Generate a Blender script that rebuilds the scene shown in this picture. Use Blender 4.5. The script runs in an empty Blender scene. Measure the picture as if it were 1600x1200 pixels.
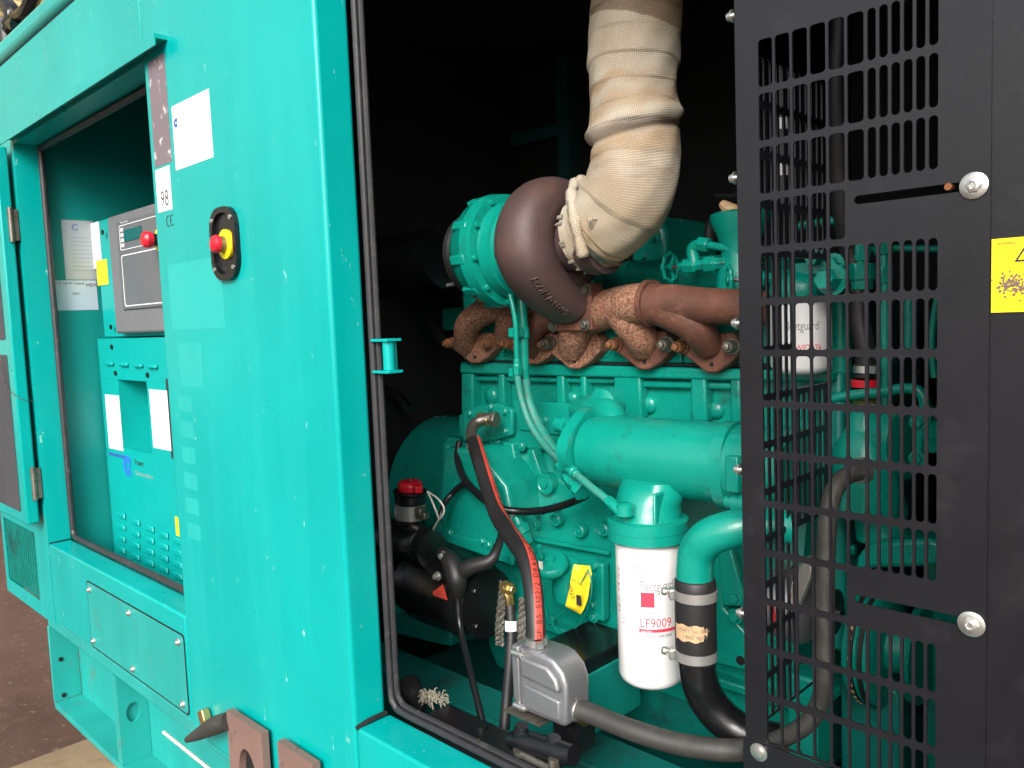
import bpy, math, random
from mathutils import Vector, Matrix
random.seed(7)
R_ = math.radians

# ------------------------------------------------------------------ camera, sky, sun, exposure
FPX = 1267.0                                   # focal length in pixels of a 1600 px wide picture
CAMH = 1.42
AX = Vector((0.71447474, 0.02979277, -0.69902664))   # world X, Y, Z axes seen from the camera (x right, y down, z forward)
AY = Vector((0.69856397, -0.08630818, 0.71032336))
AZ = Vector((-0.03916922, -0.99582292, -0.08247717))
scene = bpy.context.scene
cam_d = bpy.data.cameras.new('camera'); cam = bpy.data.objects.new('camera', cam_d)
scene.collection.objects.link(cam); scene.camera = cam
cam_d.sensor_width = 36.0; cam_d.lens = 36.0 * FPX / 1600.0; cam_d.clip_start = 0.05; cam_d.clip_end = 500
right = Vector((AX.x, AY.x, AZ.x)); down = Vector((AX.y, AY.y, AZ.y)); fwd = Vector((AX.z, AY.z, AZ.z))
cam.matrix_world = Matrix(((right.x, -down.x, -fwd.x, 0), (right.y, -down.y, -fwd.y, 0), (right.z, -down.z, -fwd.z, CAMH), (0, 0, 0, 1)))

SUN_EL, SUN_AZ = 33.0, 148.0                   # azimuth of the sun, degrees clockwise from +Y
world = bpy.data.worlds.new('World'); scene.world = world; world.use_nodes = True
wn = world.node_tree.nodes; wl = world.node_tree.links
bg = wn['Background']
sky = wn.new('ShaderNodeTexSky'); sky.sky_type = 'NISHITA'; sky.sun_disc = False
sky.sun_elevation = R_(SUN_EL); sky.sun_rotation = R_(SUN_AZ); sky.air_density = 1.0; sky.dust_density = 5.0; sky.ozone_density = 1.0
hs = wn.new('ShaderNodeHueSaturation'); hs.inputs['Saturation'].default_value = 0.4    # overcast: nearly neutral
wl.new(sky.outputs[0], hs.inputs['Color']); wl.new(hs.outputs[0], bg.inputs['Color'])
bg.inputs['Strength'].default_value = 0.15
sd = bpy.data.lights.new('sun', 'SUN'); so = bpy.data.objects.new('sun', sd); scene.collection.objects.link(so)
sd.energy = 1.5; sd.angle = R_(25); sd.color = (1.0, 0.985, 0.96)
sv = Vector((math.sin(R_(SUN_AZ)) * math.cos(R_(SUN_EL)), math.cos(R_(SUN_AZ)) * math.cos(R_(SUN_EL)), math.sin(R_(SUN_EL))))
so.rotation_euler = (-sv).to_track_quat('-Z', 'Y').to_euler(); so.location = sv * 20
scene.view_settings.view_transform = 'Standard'; scene.view_settings.look = 'None'
scene.view_settings.gamma = 1.0; scene.view_settings.use_curve_mapping = False
scene.view_settings.exposure = 0.75

# ------------------------------------------------------------------ helpers
def P(px, py, Y):
    """point of the place at depth Y (metres from the camera, square to the canopy side) for a direction"""
    c = Vector(((px - 800) / FPX, (py - 600) / FPX, 1.0))
    r = Vector((AX.dot(c), AY.dot(c), AZ.dot(c))); r *= Y / r.y; r.z += CAMH
    return r
def PX(px, py, X):
    c = Vector(((px - 800) / FPX, (py - 600) / FPX, 1.0))
    r = Vector((AX.dot(c), AY.dot(c), AZ.dot(c))); r *= X / r.x; r.z += CAMH
    return r
def mr(px, p):
    q = p - Vector((0, 0, CAMH)); return px * q.dot(fwd) / FPX
def path(l): return [P(*q) for q in l]
def smooth(pts, n=6):
    pts = [Vector(p) for p in pts]
    if len(pts) < 3: return pts
    q = [2 * pts[0] - pts[1]] + pts + [2 * pts[-1] - pts[-2]]; out = []
    for i in range(1, len(q) - 2):
        a, b, c, d = q[i - 1:i + 3]
        for k in range(n):
            t = k / n
            out.append(0.5 * ((2 * b) + (c - a) * t + (2 * a - 5 * b + 4 * c - d) * t * t + (3 * b - a - 3 * c + d) * t ** 3))
    out.append(pts[-1]); return out
def basis(ax):
    ax = Vector(ax).normalized(); u = Vector((0, 0, 1)) if abs(ax.z) < .9 else Vector((1, 0, 0))
    a = u.cross(ax).normalized(); return ax, a, ax.cross(a).normalized()
def frames(pts):
    T = []
    for i in range(len(pts)):
        T.append((pts[min(i + 1, len(pts) - 1)] - pts[max(i - 1, 0)]).normalized())
    _, n, _ = basis(T[0]); F = []
    for t in T:
        n = (n - t * n.dot(t)).normalized(); F.append((t, n, t.cross(n)))
    return F
BASE = {}
class MB:
    def __init__(s): s.v = []; s.f = []; s.uv = {}
    def add(s, vs, fs):
        o = len(s.v); s.v += [Vector(v) for v in vs]; s.f += [tuple(i + o for i in f) for f in fs]; return s
    def box(s, x0, x1, y0, y1, z0, z1):
        return s.add([(x0, y0, z0), (x1, y0, z0), (x1, y1, z0), (x0, y1, z0), (x0, y0, z1), (x1, y0, z1), (x1, y1, z1), (x0, y1, z1)],
                     [(0, 3, 2, 1), (4, 5, 6, 7), (0, 1, 5, 4), (1, 2, 6, 5), (2, 3, 7, 6), (3, 0, 4, 7)])
    def obox(s, c, ax, l, w, h, up=None):
        t, a, b = basis(ax)
        if up is not None:
            b = Vector(up); b = (b - t * b.dot(t)).normalized(); a = b.cross(t)
        vs = []
        for dz in (-.5, .5):
            for dx, dy in ((-.5, -.5), (.5, -.5), (.5, .5), (-.5, .5)): vs.append(Vector(c) + t * l * dx + a * w * dy + b * h * dz)
        return s.add(vs, [(0, 3, 2, 1), (4, 5, 6, 7), (0, 1, 5, 4), (1, 2, 6, 5), (2, 3, 7, 6), (3, 0, 4, 7)])
    def prism(s, poly, y0, y1):
        """poly of (x,z), extruded from y0 (front) to y1"""
        ar = sum(poly[i][0] * poly[(i + 1) % len(poly)][1] - poly[(i + 1) % len(poly)][0] * poly[i][1] for i in range(len(poly)))
        if ar < 0: poly = poly[::-1]
        n = len(poly); vs = [(x, y0, z) for x, z in poly] + [(x, y1, z) for x, z in poly]
        return s.add(vs, [tuple(range(n)), tuple(range(2 * n - 1, n - 1, -1))] + [(i, i + n, (i + 1) % n + n, (i + 1) % n) for i in range(n)])
    def pxprism(s, pl, y0, y1):
        return s.prism([(p.x, p.z) for p in (P(a, b, y0) for a, b in pl)], y0, y1)
    def loft(s, rings, cap=True):
        n = len(rings[0]); o = len(s.v)
        for r in rings: s.v += [Vector(p) for p in r]
        for k in range(len(rings) - 1):
            for i in range(n):
                j = (i + 1) % n; s.f.append((o + k * n + i, o + k * n + j, o + (k + 1) * n + j, o + (k + 1) * n + i))
        if cap:
            s.f.append(tuple(o + i for i in range(n - 1, -1, -1))); s.f.append(tuple(o + (len(rings) - 1) * n + i for i in range(n)))
        return s
    def tube(s, pts, r, seg=12, n=6, cap=True, sub=True):
        k0 = len(pts)
        q = smooth(pts, n) if sub else [Vector(p) for p in pts]
        rr = []
        for i in range(len(q)):
            if isinstance(r, (list, tuple)):
                t = i / max(1, len(q) - 1) * (k0 - 1); a = min(int(t), k0 - 2); rr.append(r[a] + (r[a + 1] - r[a]) * (t - a))
            else: rr.append(r)
        rings = [[p + (F[1] * math.cos(2 * math.pi * j / seg) + F[2] * math.sin(2 * math.pi * j / seg)) * ra for j in range(seg)] for p, F, ra in zip(q, frames(q), rr)]
        return s.loft(rings, cap)
    def lathe(s, c, ax, prof, seg=24, cap=True, rot=0):
        t, a, b = basis(ax); c = Vector(c)
        return s.loft([[c + t * h + (a * math.cos(2 * math.pi * j / seg + rot) + b * math.sin(2 * math.pi * j / seg + rot)) * max(r, 1e-5) for j in range(seg)] for h, r in prof], cap)
    def bolt(s, c, ax, r, h, washer=True):
        ax = Vector(ax).normalized(); c = Vector(c)
        if washer: s.lathe(c - ax * .002, ax, [(0, r * 1.45), (.0035, r * 1.45)], 14)
        s.lathe(c, ax, [(0, r), (h * .85, r), (h, r * .85)], 6)
        return s
    def build(s, name, mat, parent=None, bevel=0, smoothang=35, seg=2, sub=0, base=None):
        me = bpy.data.meshes.new(name)
        b = BASE[parent.name] if parent else (base if base is not None else Vector((sum(v.x for v in s.v) / len(s.v), sum(v.y for v in s.v) / len(s.v), min(v.z for v in s.v))))
        me.from_pydata([v - b for v in s.v], [], s.f); me.update()
        if s.uv:
            ul = me.uv_layers.new(name='UVMap')
            for l in me.loops: ul.data[l.index].uv = s.uv.get(l.vertex_index, (0, 0))
        me.shade_smooth(); me.set_sharp_from_angle(angle=R_(smoothang))
        me.materials.append(MAT[mat])
        o = bpy.data.objects.new(name, me); scene.collection.objects.link(o)
        if parent: o.parent = parent
        else: o.location = b
        BASE[o.name] = b
        if bevel:
            m = o.modifiers.new('bevel', 'BEVEL'); m.width = bevel; m.segments = seg; m.limit_method = 'ANGLE'; m.angle_limit = R_(40); m.harden_normals = False
        if sub:
            m = o.modifiers.new('sub', 'SUBSURF'); m.levels = sub; m.render_levels = sub
        return o
def tag(o, label=None, cat=None, group=None, kind=None):
    for k, v in (('label', label), ('category', cat), ('group', group), ('kind', kind)):
        if v: o[k] = v
    return o
def thing(name, label, cat, base, group=None):
    o = bpy.data.objects.new(name, None); scene.collection.objects.link(o); o.location = base; o.empty_display_size = .05
    BASE[o.name] = Vector(base); return tag(o, label, cat, group)
def rrect(x0, x1, z0, z1, r, n=3):
    out = []
    for cx, cz, a0 in ((x1 - r, z1 - r, 0), (x0 + r, z1 - r, 90), (x0 + r, z0 + r, 180), (x1 - r, z0 + r, 270)):
        for k in range(n + 1):
            a = R_(a0 + 90 * k / n); out.append((cx + r * math.cos(a), cz + r * math.sin(a)))
    return out
def circ(cx, cz, r, n=14, rx=None): return [(cx + (rx or r) * math.cos(2 * math.pi * k / n), cz + r * math.sin(2 * math.pi * k / n)) for k in range(n)]
def curve_geo(loops, t):
    cu = bpy.data.curves.new('tmp', 'CURVE'); cu.dimensions = '2D'; cu.fill_mode = 'BOTH'; cu.extrude = t / 2
    for lp in loops:
        sp = cu.splines.new('POLY'); sp.points.add(len(lp) - 1)
        for k, (a, b) in enumerate(lp): sp.points[k].co = (a, b, 0, 1)
        sp.use_cyclic_u = True
    ob = bpy.data.objects.new('tmp', cu); me = bpy.data.meshes.new_from_object(ob)
    g = ([v.co.copy() for v in me.vertices], [tuple(p.vertices) for p in me.polygons])
    bpy.data.objects.remove(ob); bpy.data.meshes.remove(me); bpy.data.curves.remove(cu); return g
def plate_y(mb, loops, y0, y1):
    """plate with holes in the XZ plane between depths y0 and y1"""
    v, f = curve_geo(loops, y1 - y0); ym = (y0 + y1) / 2
    return mb.add([(a.x, ym - a.z, a.y) for a in v], f)
def plate_x(mb, loops, x0, x1):
    """loops in (y,z)"""
    v, f = curve_geo(loops, x1 - x0); xm = (x0 + x1) / 2
    return mb.add([(xm + a.z, a.x, a.y) for a in v], f)
TG = {}
def text_geo(body, size=1.0):
    if body not in TG:
        cu = bpy.data.curves.new('tmp', 'FONT'); cu.body = body; cu.size = 1.0; cu.resolution_u = 3
        ob = bpy.data.objects.new('tmp', cu); me = bpy.data.meshes.new_from_object(ob)
        TG[body] = ([v.co.copy() for v in me.vertices], [tuple(p.vertices) for p in me.polygons])
        bpy.data.objects.remove(ob); bpy.data.meshes.remove(me); bpy.data.curves.remove(cu)
    return TG[body]
def text_w(body):
    v, _ = text_geo(body); return max(a.x for a in v) if v else 0.3
def text_y(mb, body, x, y, z, h, sx=1.0, rot=0, w=None):
    """lettering in the plane Y=y reading along +X; h = cap height; w = forced width"""
    v, f = text_geo(body); k = h / .7; kx = k * sx
    if w: kx = w / text_w(body)
    c, s = math.cos(rot), math.sin(rot)
    return mb.add([(x + a.x * kx * c - a.y * k * s, y, z + a.x * kx * s + a.y * k * c) for a in v], f)
def text_x(mb, body, x, y, z, h, w=None):
    v, f = text_geo(body); k = h / .7; ky = w / text_w(body) if w else k
    return mb.add([(x, y + a.x * ky, z + a.y * k) for a in v], f)
def text_cyl(mb, body, c, r, ang, z, h, w=None, vertical=False):
    """lettering wrapped round a vertical cylinder of radius r and axis c; ang = start angle (deg) measured from -Y towards +X"""
    v, f = text_geo(body); k = h / .7; kx = w / text_w(body) if w else k
    out = []
    for a in v:
        u, q = (a.x * kx, a.y * k) if not vertical else (-a.y * k, a.x * kx)
        t = R_(ang) + u / r; out.append((c.x + r * math.sin(t), c.y - r * math.cos(t), z + q))
    return mb.add(out, f)

# ------------------------------------------------------------------ materials (all procedural)
MAT = {}
def nd(m, t, **kw):
    n = m.node_tree.nodes.new(t)
    for k, v in kw.items(): setattr(n, k, v)
    return n
def ramp(m, a, b, ca=(0, 0, 0, 1), cb=(1, 1, 1, 1)):
    n = nd(m, 'ShaderNodeValToRGB'); e = n.color_ramp.elements; e[0].position = a; e[1].position = b; e[0].color = ca; e[1].color = cb; return n
def mixc(m, fac, A, B, mode='MIX'):
    n = nd(m, 'ShaderNodeMix'); n.data_type = 'RGBA'; n.blend_type = mode; L = m.node_tree.links
    for s, v in ((0, fac), (6, A), (7, B)):
        if hasattr(v, 'is_output') or isinstance(v, bpy.types.NodeSocket): L.new(v, n.inputs[s])
        else: n.inputs[s].default_value = v if s == 0 else (*v[:3], 1)
    return n.outputs[2]
def noise(m, scale, detail=4, rough=.6, stretch=None):
    tc = nd(m, 'ShaderNodeTexCoord'); n = nd(m, 'ShaderNodeTexNoise'); n.inputs['Scale'].default_value = scale; n.inputs['Detail'].default_value = detail; n.inputs['Roughness'].default_value = rough
    src = tc.outputs['Object']
    if stretch:
        mp = nd(m, 'ShaderNodeMapping'); mp.inputs['Scale'].default_value = stretch; m.node_tree.links.new(src, mp.inputs[0]); src = mp.outputs[0]
    m.node_tree.links.new(src, n.inputs['Vector']); return n.outputs[0]
def new(name, col, rough=.5, metal=0, spec=.5):
    m = bpy.data.materials.new(name); m.use_nodes = True; b = m.node_tree.nodes['Principled BSDF']
    b.inputs['Base Color'].default_value = (*col, 1); b.inputs['Roughness'].default_value = rough; b.inputs['Metallic'].default_value = metal; b.inputs['Specular IOR Level'].default_value = spec
    MAT[name] = m; return m, b
def worn(name, col, rough=.5, metal=0, spec=.5, var=.18, dirt=None, dirt_amt=(.58, .75), dscale=9, streak=0, bump=.15, bscale=120, vscale=5, chips=None, chip_lv=(.68, .71), rvar=.12):
    m, b = new(name, col, rough, metal, spec); L = m.node_tree.links
    r = ramp(m, .3, .7); L.new(noise(m, vscale), r.inputs[0])
    c = mixc(m, r.outputs[0], tuple(x * (1 - var) for x in col), tuple(min(1, x * (1 + var)) for x in col))
    if streak:
        r2 = ramp(m, .45, .72); L.new(noise(m, 4, 5, .62, (3.2, 3.2, .32)), r2.inputs[0])
        mu = nd(m, 'ShaderNodeMath', operation='MULTIPLY'); mu.inputs[1].default_value = streak; L.new(r2.outputs[0], mu.inputs[0])
        c = mixc(m, mu.outputs[0], c, tuple(min(1, x * 1.18 + .02) for x in col))
    if dirt:
        r3 = ramp(m, *dirt_amt); L.new(noise(m, dscale, 6, .7), r3.inputs[0]); c = mixc(m, r3.outputs[0], c, dirt)
    if chips:
        r4 = ramp(m, *chip_lv); L.new(noise(m, 38, 5, .65, (1, 1, .45)), r4.inputs[0]); c = mixc(m, r4.outputs[0], c, chips)
    L.new(c, b.inputs['Base Color'])
    mr_ = nd(m, 'ShaderNodeMapRange'); mr_.inputs[3].default_value = max(.03, rough - rvar); mr_.inputs[4].default_value = min(1, rough + rvar); L.new(noise(m, vscale * 3, 5), mr_.inputs[0]); L.new(mr_.outputs[0], b.inputs['Roughness'])
    if bump:
        bp = nd(m, 'ShaderNodeBump'); bp.inputs['Strength'].default_value = bump; bp.inputs['Distance'].default_value = .002; L.new(noise(m, bscale, 4), bp.inputs['Height']); L.new(bp.outputs[0], b.inputs['Normal'])
    return m
worn('canopy_teal', (0.0, .335, .312), .30, spec=.35, var=.09, streak=.3, bump=.05, bscale=60, vscale=2.2, chips=(.25, .55, .51), chip_lv=(.665, .72))
worn('base_teal', (0.012, .30, .27), .45, var=.1, streak=.4, dirt=(.10, .16, .13), dirt_amt=(.58, .8), bump=.08, vscale=4)
worn('inner_teal', (0.0, .21, .19), .45, var=.08, bump=.05)  # same teal paint, darkened for the shade inside the cabinet bay
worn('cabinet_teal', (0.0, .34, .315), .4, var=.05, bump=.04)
worn('engine_teal', (0.003, .245, .185), .25, var=.12, dirt=(.012, .075, .06), dirt_amt=(.58, .78), dscale=13, bump=.25, bscale=90, vscale=7)
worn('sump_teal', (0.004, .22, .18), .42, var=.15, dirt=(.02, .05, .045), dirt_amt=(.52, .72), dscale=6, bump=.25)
worn('floor_teal', (0.004, .19, .165), .55, var=.2, dirt=(.02, .045, .042), dirt_amt=(.5, .72), dscale=5, bump=.2)
worn('guard_black', (.0095, .0098, .012), .33, spec=.42, var=.15, dirt=(.03, .03, .033), dirt_amt=(.56, .85), dscale=6, bump=.08, bscale=200, chips=(.12, .115, .11), chip_lv=(.74, .77))
worn('black_paint', (.006, .0065, .007), .26, var=.3, bump=.1, dirt=(.022, .02, .018), dirt_amt=(.6, .8), dscale=20)
worn('black_plastic', (.007, .0075, .009), .3, var=.2, bump=.1)
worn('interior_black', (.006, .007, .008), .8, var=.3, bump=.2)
worn('interior_shade_teal', (.003, .055, .052), .6, var=.3, bump=.05)  # teal paint with the gloom of the enclosure put into its colour
worn('rubber', (.014, .014, .0145), .5, var=.25, dirt=(.045, .042, .037), dirt_amt=(.58, .8), dscale=14, bump=.15)
worn('rubber_grey', (.035, .034, .030), .6, var=.2, dirt=(.085, .08, .07), dirt_amt=(.5, .75), dscale=18, bump=.2)
worn('seal_rubber', (.026, .025, .028), .5, var=.25, dirt=(.09, .08, .075), dirt_amt=(.55, .8), dscale=30, bump=.2)
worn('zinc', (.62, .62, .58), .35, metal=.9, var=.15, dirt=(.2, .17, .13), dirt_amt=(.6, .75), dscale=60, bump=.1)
worn('steel', (.40, .39, .37), .36, metal=.6, var=.15, bump=.1)
worn('dull_steel', (.2, .185, .155), .45, metal=.8, var=.3, dirt=(.08, .06, .04), dirt_amt=(.5, .7), dscale=60)
worn('brass', (.55, .40, .17), .35, metal=.9, var=.2, dirt=(.2, .16, .09), dirt_amt=(.55, .7), dscale=60)
worn('cast_aluminium', (.33, .33, .345), .42, metal=.75, var=.1, dirt=(.3, .28, .22), dirt_amt=(.6, .78), dscale=25, bump=.2, bscale=260)
worn('turbine_iron', (.075, .045, .043), .55, metal=.1, var=.2, dirt=(.11, .055, .04), dirt_amt=(.5, .75), dscale=14, bump=.5, bscale=230)
worn('manifold_rust', (.115, .042, .026), .68, var=.4, dirt=(.24, .10, .055), dirt_amt=(.55, .75), dscale=30, bump=.7, bscale=150, vscale=12)
worn('manifold_scale', (.13, .05, .028), .85, var=.55, dirt=(.38, .20, .125), dirt_amt=(.42, .64), dscale=190, bump=1.0, bscale=130, vscale=15)
worn('rust_bolt', (.23, .088, .032), .7, metal=.15, var=.4, dirt=(.10, .05, .03), dirt_amt=(.42, .62), dscale=110, bump=.5, vscale=40)
worn('rust_primer', (.19, .115, .095), .7, var=.15, dirt=(.06, .045, .04), dirt_amt=(.58, .72), dscale=20, bump=.3)
worn('hole_shade', (.004, .004, .004), .9, bump=0)  # near-black that paints the shade inside holes
worn('filter_white', (.80, .79, .79), .22, var=.02, bump=0)
worn('sticker_white', (.80, .80, .80), .4, var=.03, bump=0)
worn('sticker_silver', (.17, .135, .16), .35, var=.1, dirt=(.62, .6, .6), dirt_amt=(.58, .68), dscale=30, bump=.05)
worn('sticker_grey', (.33, .37, .39), .5, var=.06, bump=0)
worn('sticker_lilac', (.42, .50, .58), .5, var=.06, bump=0)
worn('faded_patch', (.010, .385, .355), .4, var=.06, streak=.3, bump=.05)
worn('yellow', (.85, .70, .01), .4, var=.05, bump=0)
worn('tag_yellow', (.78, .62, .02), .5, var=.1, dirt=(.4, .3, .03), dirt_amt=(.6, .75), dscale=40, bump=.05)
worn('red', (.62, .012, .03), .35, var=.08, bump=.03)
worn('hose_red', (.55, .06, .04), .5, var=.15, bump=.05)
worn('print_red', (.72, .05, .09), .4, var=.04, bump=0)
worn('print_black', (.03, .03, .035), .5, var=.1, bump=0)
worn('print_grey', (.2, .2, .21), .5, var=.1, bump=0)
worn('print_blue', (.03, .10, .38), .45, var=.1, bump=0)
worn('print_bright_blue', (.02, .16, .72), .45, var=.1, bump=0)
worn('panel_grey', (.15, .15, .16), .5, var=.06, bump=.08, bscale=300)
worn('panel_dark', (.12, .122, .13), .35, var=.05, bump=0)
worn('display', (.01, .09, .09), .15, var=.05, bump=0)
worn('foam', (.045, .046, .052), .95, var=.2, bump=.6, bscale=180)
worn('tan_label', (.55, .36, .20), .6, var=.15, dirt=(.2, .12, .07), dirt_amt=(.54, .64), dscale=70, bump=.1)
worn('rope', (.24, .22, .17), .8, var=.3, bump=.5, bscale=400, vscale=60)
worn('braid', (.22, .21, .18), .5, metal=.6, var=.35, dirt=(.06, .055, .045), dirt_amt=(.48, .6), dscale=220, bump=.8, bscale=350)
worn('wire_white', (.6, .57, .52), .5, var=.1, bump=0)
worn('copper', (.3, .12, .06), .4, metal=.8, bump=.1)
worn('timber', (.24, .155, .09), .8, var=.25, dirt=(.12, .075, .045), dirt_amt=(.5, .75), dscale=10, bump=.5, bscale=60)
worn('cladding', (.55, .43, .21), .7, var=.1, streak=.3, bump=.1)
worn('cladding_frame', (.16, .14, .10), .8, var=.2, bump=.1)
# bare brown yard
m = worn('yard', (.085, .045, .033), .8, var=.4, dirt=(.13, .068, .048), dirt_amt=(.5, .72), dscale=3.5, bump=.9, bscale=22, vscale=1.6, chips=(.22, .13, .095), chip_lv=(.6, .66))
# glass cloth exhaust wrap: woven pattern from the wrap's own coordinates
m, b = new('wrap', (.62, .55, .43), .85, spec=.2); L = m.node_tree.links
uvn = nd(m, 'ShaderNodeUVMap', uv_map='UVMap')
def wave(direction, sc):
    mp = nd(m, 'ShaderNodeMapping'); mp.inputs['Rotation'].default_value = (0, 0, .12); L.new(uvn.outputs[0], mp.inputs[0])
    w = nd(m, 'ShaderNodeTexWave', wave_type='BANDS', bands_direction=direction); w.inputs['Scale'].default_value = sc; w.inputs['Distortion'].default_value = .6; w.inputs['Detail'].default_value = 1; w.inputs['Detail Scale'].default_value = 30
    L.new(mp.outputs[0], w.inputs[0]); return w.outputs[1]
mx = nd(m, 'ShaderNodeMath', operation='MAXIMUM'); L.new(wave('X', 95), mx.inputs[0]); L.new(wave('Y', 95), mx.inputs[1])
rb = ramp(m, .3, .75); L.new(noise(m, 6, 4), rb.inputs[0])
col = mixc(m, rb.outputs[0], (.56, .52, .44), (.40, .31, .20))
rs = ramp(m, .58, .74); L.new(noise(m, 3.2, 5, .6, (1, 1, 5)), rs.inputs[0]); col = mixc(m, rs.outputs[0], col, (.28, .19, .11))
va = nd(m, 'ShaderNodeUVMap', uv_map='stain'); sx_ = nd(m, 'ShaderNodeSeparateXYZ'); L.new(va.outputs[0], sx_.inputs[0]); col = mixc(m, sx_.outputs[1], col, (.40, .26, .135)); col = mixc(m, sx_.outputs[0], col, (.06, .03, .02))
rw = ramp(m, .1, .75, (.45, .45, .45, 1), (1, 1, 1, 1)); L.new(mx.outputs[0], rw.inputs[0]); col = mixc(m, .75, col, rw.outputs[0], 'MULTIPLY')
L.new(col, b.inputs['Base Color'])
bp = nd(m, 'ShaderNodeBump'); bp.inputs['Strength'].default_value = .8; bp.inputs['Distance'].default_value = .0015; L.new(mx.outputs[0], bp.inputs['Height']); L.new(bp.outputs[0], b.inputs['Normal'])
# painted braided hose
m = worn('hose_teal', (.012, .27, .205), .42, var=.25, dirt=(.1, .2, .17), dirt_amt=(.48, .6), dscale=140, bump=.6, bscale=420)

NY = Vector((0, -1, 0)); PXX = Vector((1, 0, 0)); PZ = Vector((0, 0, 1))
# ------------------------------------------------------------------ the setting
g = MB(); g.add([(-70, -60, 0), (60, -60, 0), (60, 60, 0), (-70, 60, 0)], [(0, 1, 2, 3)])
tag(g.build('ground', 'yard', base=Vector((0, 0, 0))), kind='structure')

# shed behind the machine, seen in the corner over the roof
sh = thing('shed', 'tan corrugated shed showing over the canopy roof edge', 'shed', (-12, 3, 0))
w = MB(); pts = []
for k in range(0, 61):
    z = .4 + k * .14; pts += [(-12 + (.05 if k % 2 else 0), z)]
vs = []; fs = []
for (x, z) in pts: vs += [(x, -4, z), (x, 12, z)]
for k in range(len(pts) - 1): fs.append((2 * k, 2 * k + 1, 2 * k + 3, 2 * k + 2))
w.add(vs, fs); w.build('cladding', 'cladding', sh, smoothang=20)
f = MB()
for y in (-2, 1.5, 5, 8.5): f.box(-11.93, -11.8, y, y + .16, 0, 8.8)
f.box(-11.93, -11.8, -4, 12, 0, .39); f.build('frame', 'cladding_frame', sh)

tb = MB(); tb.box(-2.78, -2.52, .42, 2.3, 0.0, .118)
tag(tb.build('timber_bearer', 'timber', bevel=.008), 'weathered timber beam under the teal skid base', 'timber')

# ------------------------------------------------------------------ canopy
D = .80
can = thing('generator_canopy', 'teal sheet metal generator canopy with two open doorways', 'canopy', (-1.6, 1.4, .43))
XO, XR, XJ = -3.0, -1.937, -1.224              # cabinet opening left, pillar left edge, engine door jamb
b_ = MB(); b_.box(-3.58, XR - .006, D, D + .02, 2.062, 2.297); b_.build('header_panel', 'canopy_teal', can, bevel=.003)
b_ = MB(); plate_y(b_, [[(-3.58, .44), (XO, .44), (XO, 2.058), (-3.58, 2.058)], rrect(-3.55, -3.15, .49, .735, .01)], D, D + .004); b_.box(XO - .03, XO, D + .004, D + .07, .725, 2.058); b_.build('left_panel', 'canopy_teal', can)
# mesh inlet: bars
ms = MB()
for k in range(16): x = -3.545 + k * .026; ms.box(x - .003, x + .003, D + .006, D + .010, .49, .735)
for k in range(11): z = .50 + k * .0235; ms.box(-3.55, -3.15, D + .0105, D + .0145, z - .003, z + .003)
o = ms.build('inlet_mesh', 'sump_teal', can); o['kind'] = 'stuff'
bk = MB(); bk.box(-3.56, -3.14, D + .10, D + .12, .48, .75); bk.build('inlet_back', 'interior_shade_teal', can)
b_ = MB(); b_.box(XR, XJ, D - .002, D + .07, .43, 2.297); b_.build('pillar', 'canopy_teal', can, bevel=.008, seg=3)
b_ = MB(); b_.box(XO + .003, XR - .004, D, D + .07, .455, .722); b_.build('cabinet_sill', 'canopy_teal', can, bevel=.006, seg=3)
b_ = MB(); b_.box(-3.10, XJ + .2, D + .004, D + .09, .415, .4535); b_.build('base_ledge', 'base_teal', can, bevel=.004)
b_ = MB(); b_.box(XJ + .004, .4, D, D + .075, .455, .682); b_.build('engine_door_sill', 'canopy_teal', can, bevel=.006, seg=3)
b_ = MB(); b_.box(.0, .4, D, D + .07, .684, 2.297); b_.build('right_jamb', 'canopy_teal', can, bevel=.006)
b_ = MB(); b_.box(XJ + .002, -.002, D, D + .07, 2.2, 2.297); b_.build('door_header', 'canopy_teal', can, bevel=.006)
b_ = MB(); b_.box(-3.62, .5, D - .012, 2.3, 2.303, 2.365); b_.build('roof', 'canopy_teal', can, bevel=.02, seg=3)
b_ = MB(); b_.box(-3.6, .45, D + .002, 2.25, 2.297, 2.303); b_.build('roof_joint', 'interior_black', can)
b_ = MB(); b_.box(-3.015, -1.80, D - .028, D, 2.052, 2.061); b_.box(-3.015, -1.80, D - .031, D - .028, 2.036, 2.061); b_.build('rain_gutter', 'canopy_teal', can)
b_ = MB(); b_.box(XO, XR, D + .001, D + .07, 2.040, 2.05); b_.build('lintel_underside', 'canopy_teal', can)
# insides
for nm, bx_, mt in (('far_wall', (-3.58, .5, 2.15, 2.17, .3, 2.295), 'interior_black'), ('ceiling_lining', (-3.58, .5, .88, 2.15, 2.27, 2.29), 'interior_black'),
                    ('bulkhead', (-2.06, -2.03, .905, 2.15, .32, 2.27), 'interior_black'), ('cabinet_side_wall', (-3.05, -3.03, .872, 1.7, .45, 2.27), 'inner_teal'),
                    ('cabinet_back_wall', (-3.03, -2.06, 1.7, 1.72, .45, 2.27), 'interior_shade_teal'), ('radiator_bulkhead', (.42, .45, .875, 2.15, .3, 2.27), 'interior_black'),
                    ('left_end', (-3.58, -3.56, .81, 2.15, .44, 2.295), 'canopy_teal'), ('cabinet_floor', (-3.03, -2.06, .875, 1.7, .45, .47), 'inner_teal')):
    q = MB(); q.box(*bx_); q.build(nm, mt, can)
# frame rails on the far wall
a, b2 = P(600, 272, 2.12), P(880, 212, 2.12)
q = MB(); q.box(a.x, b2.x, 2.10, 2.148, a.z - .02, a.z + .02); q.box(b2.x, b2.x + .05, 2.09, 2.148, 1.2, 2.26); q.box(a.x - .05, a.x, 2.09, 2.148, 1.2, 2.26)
q.build('wall_frame', 'interior_shade_teal', can)
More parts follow.
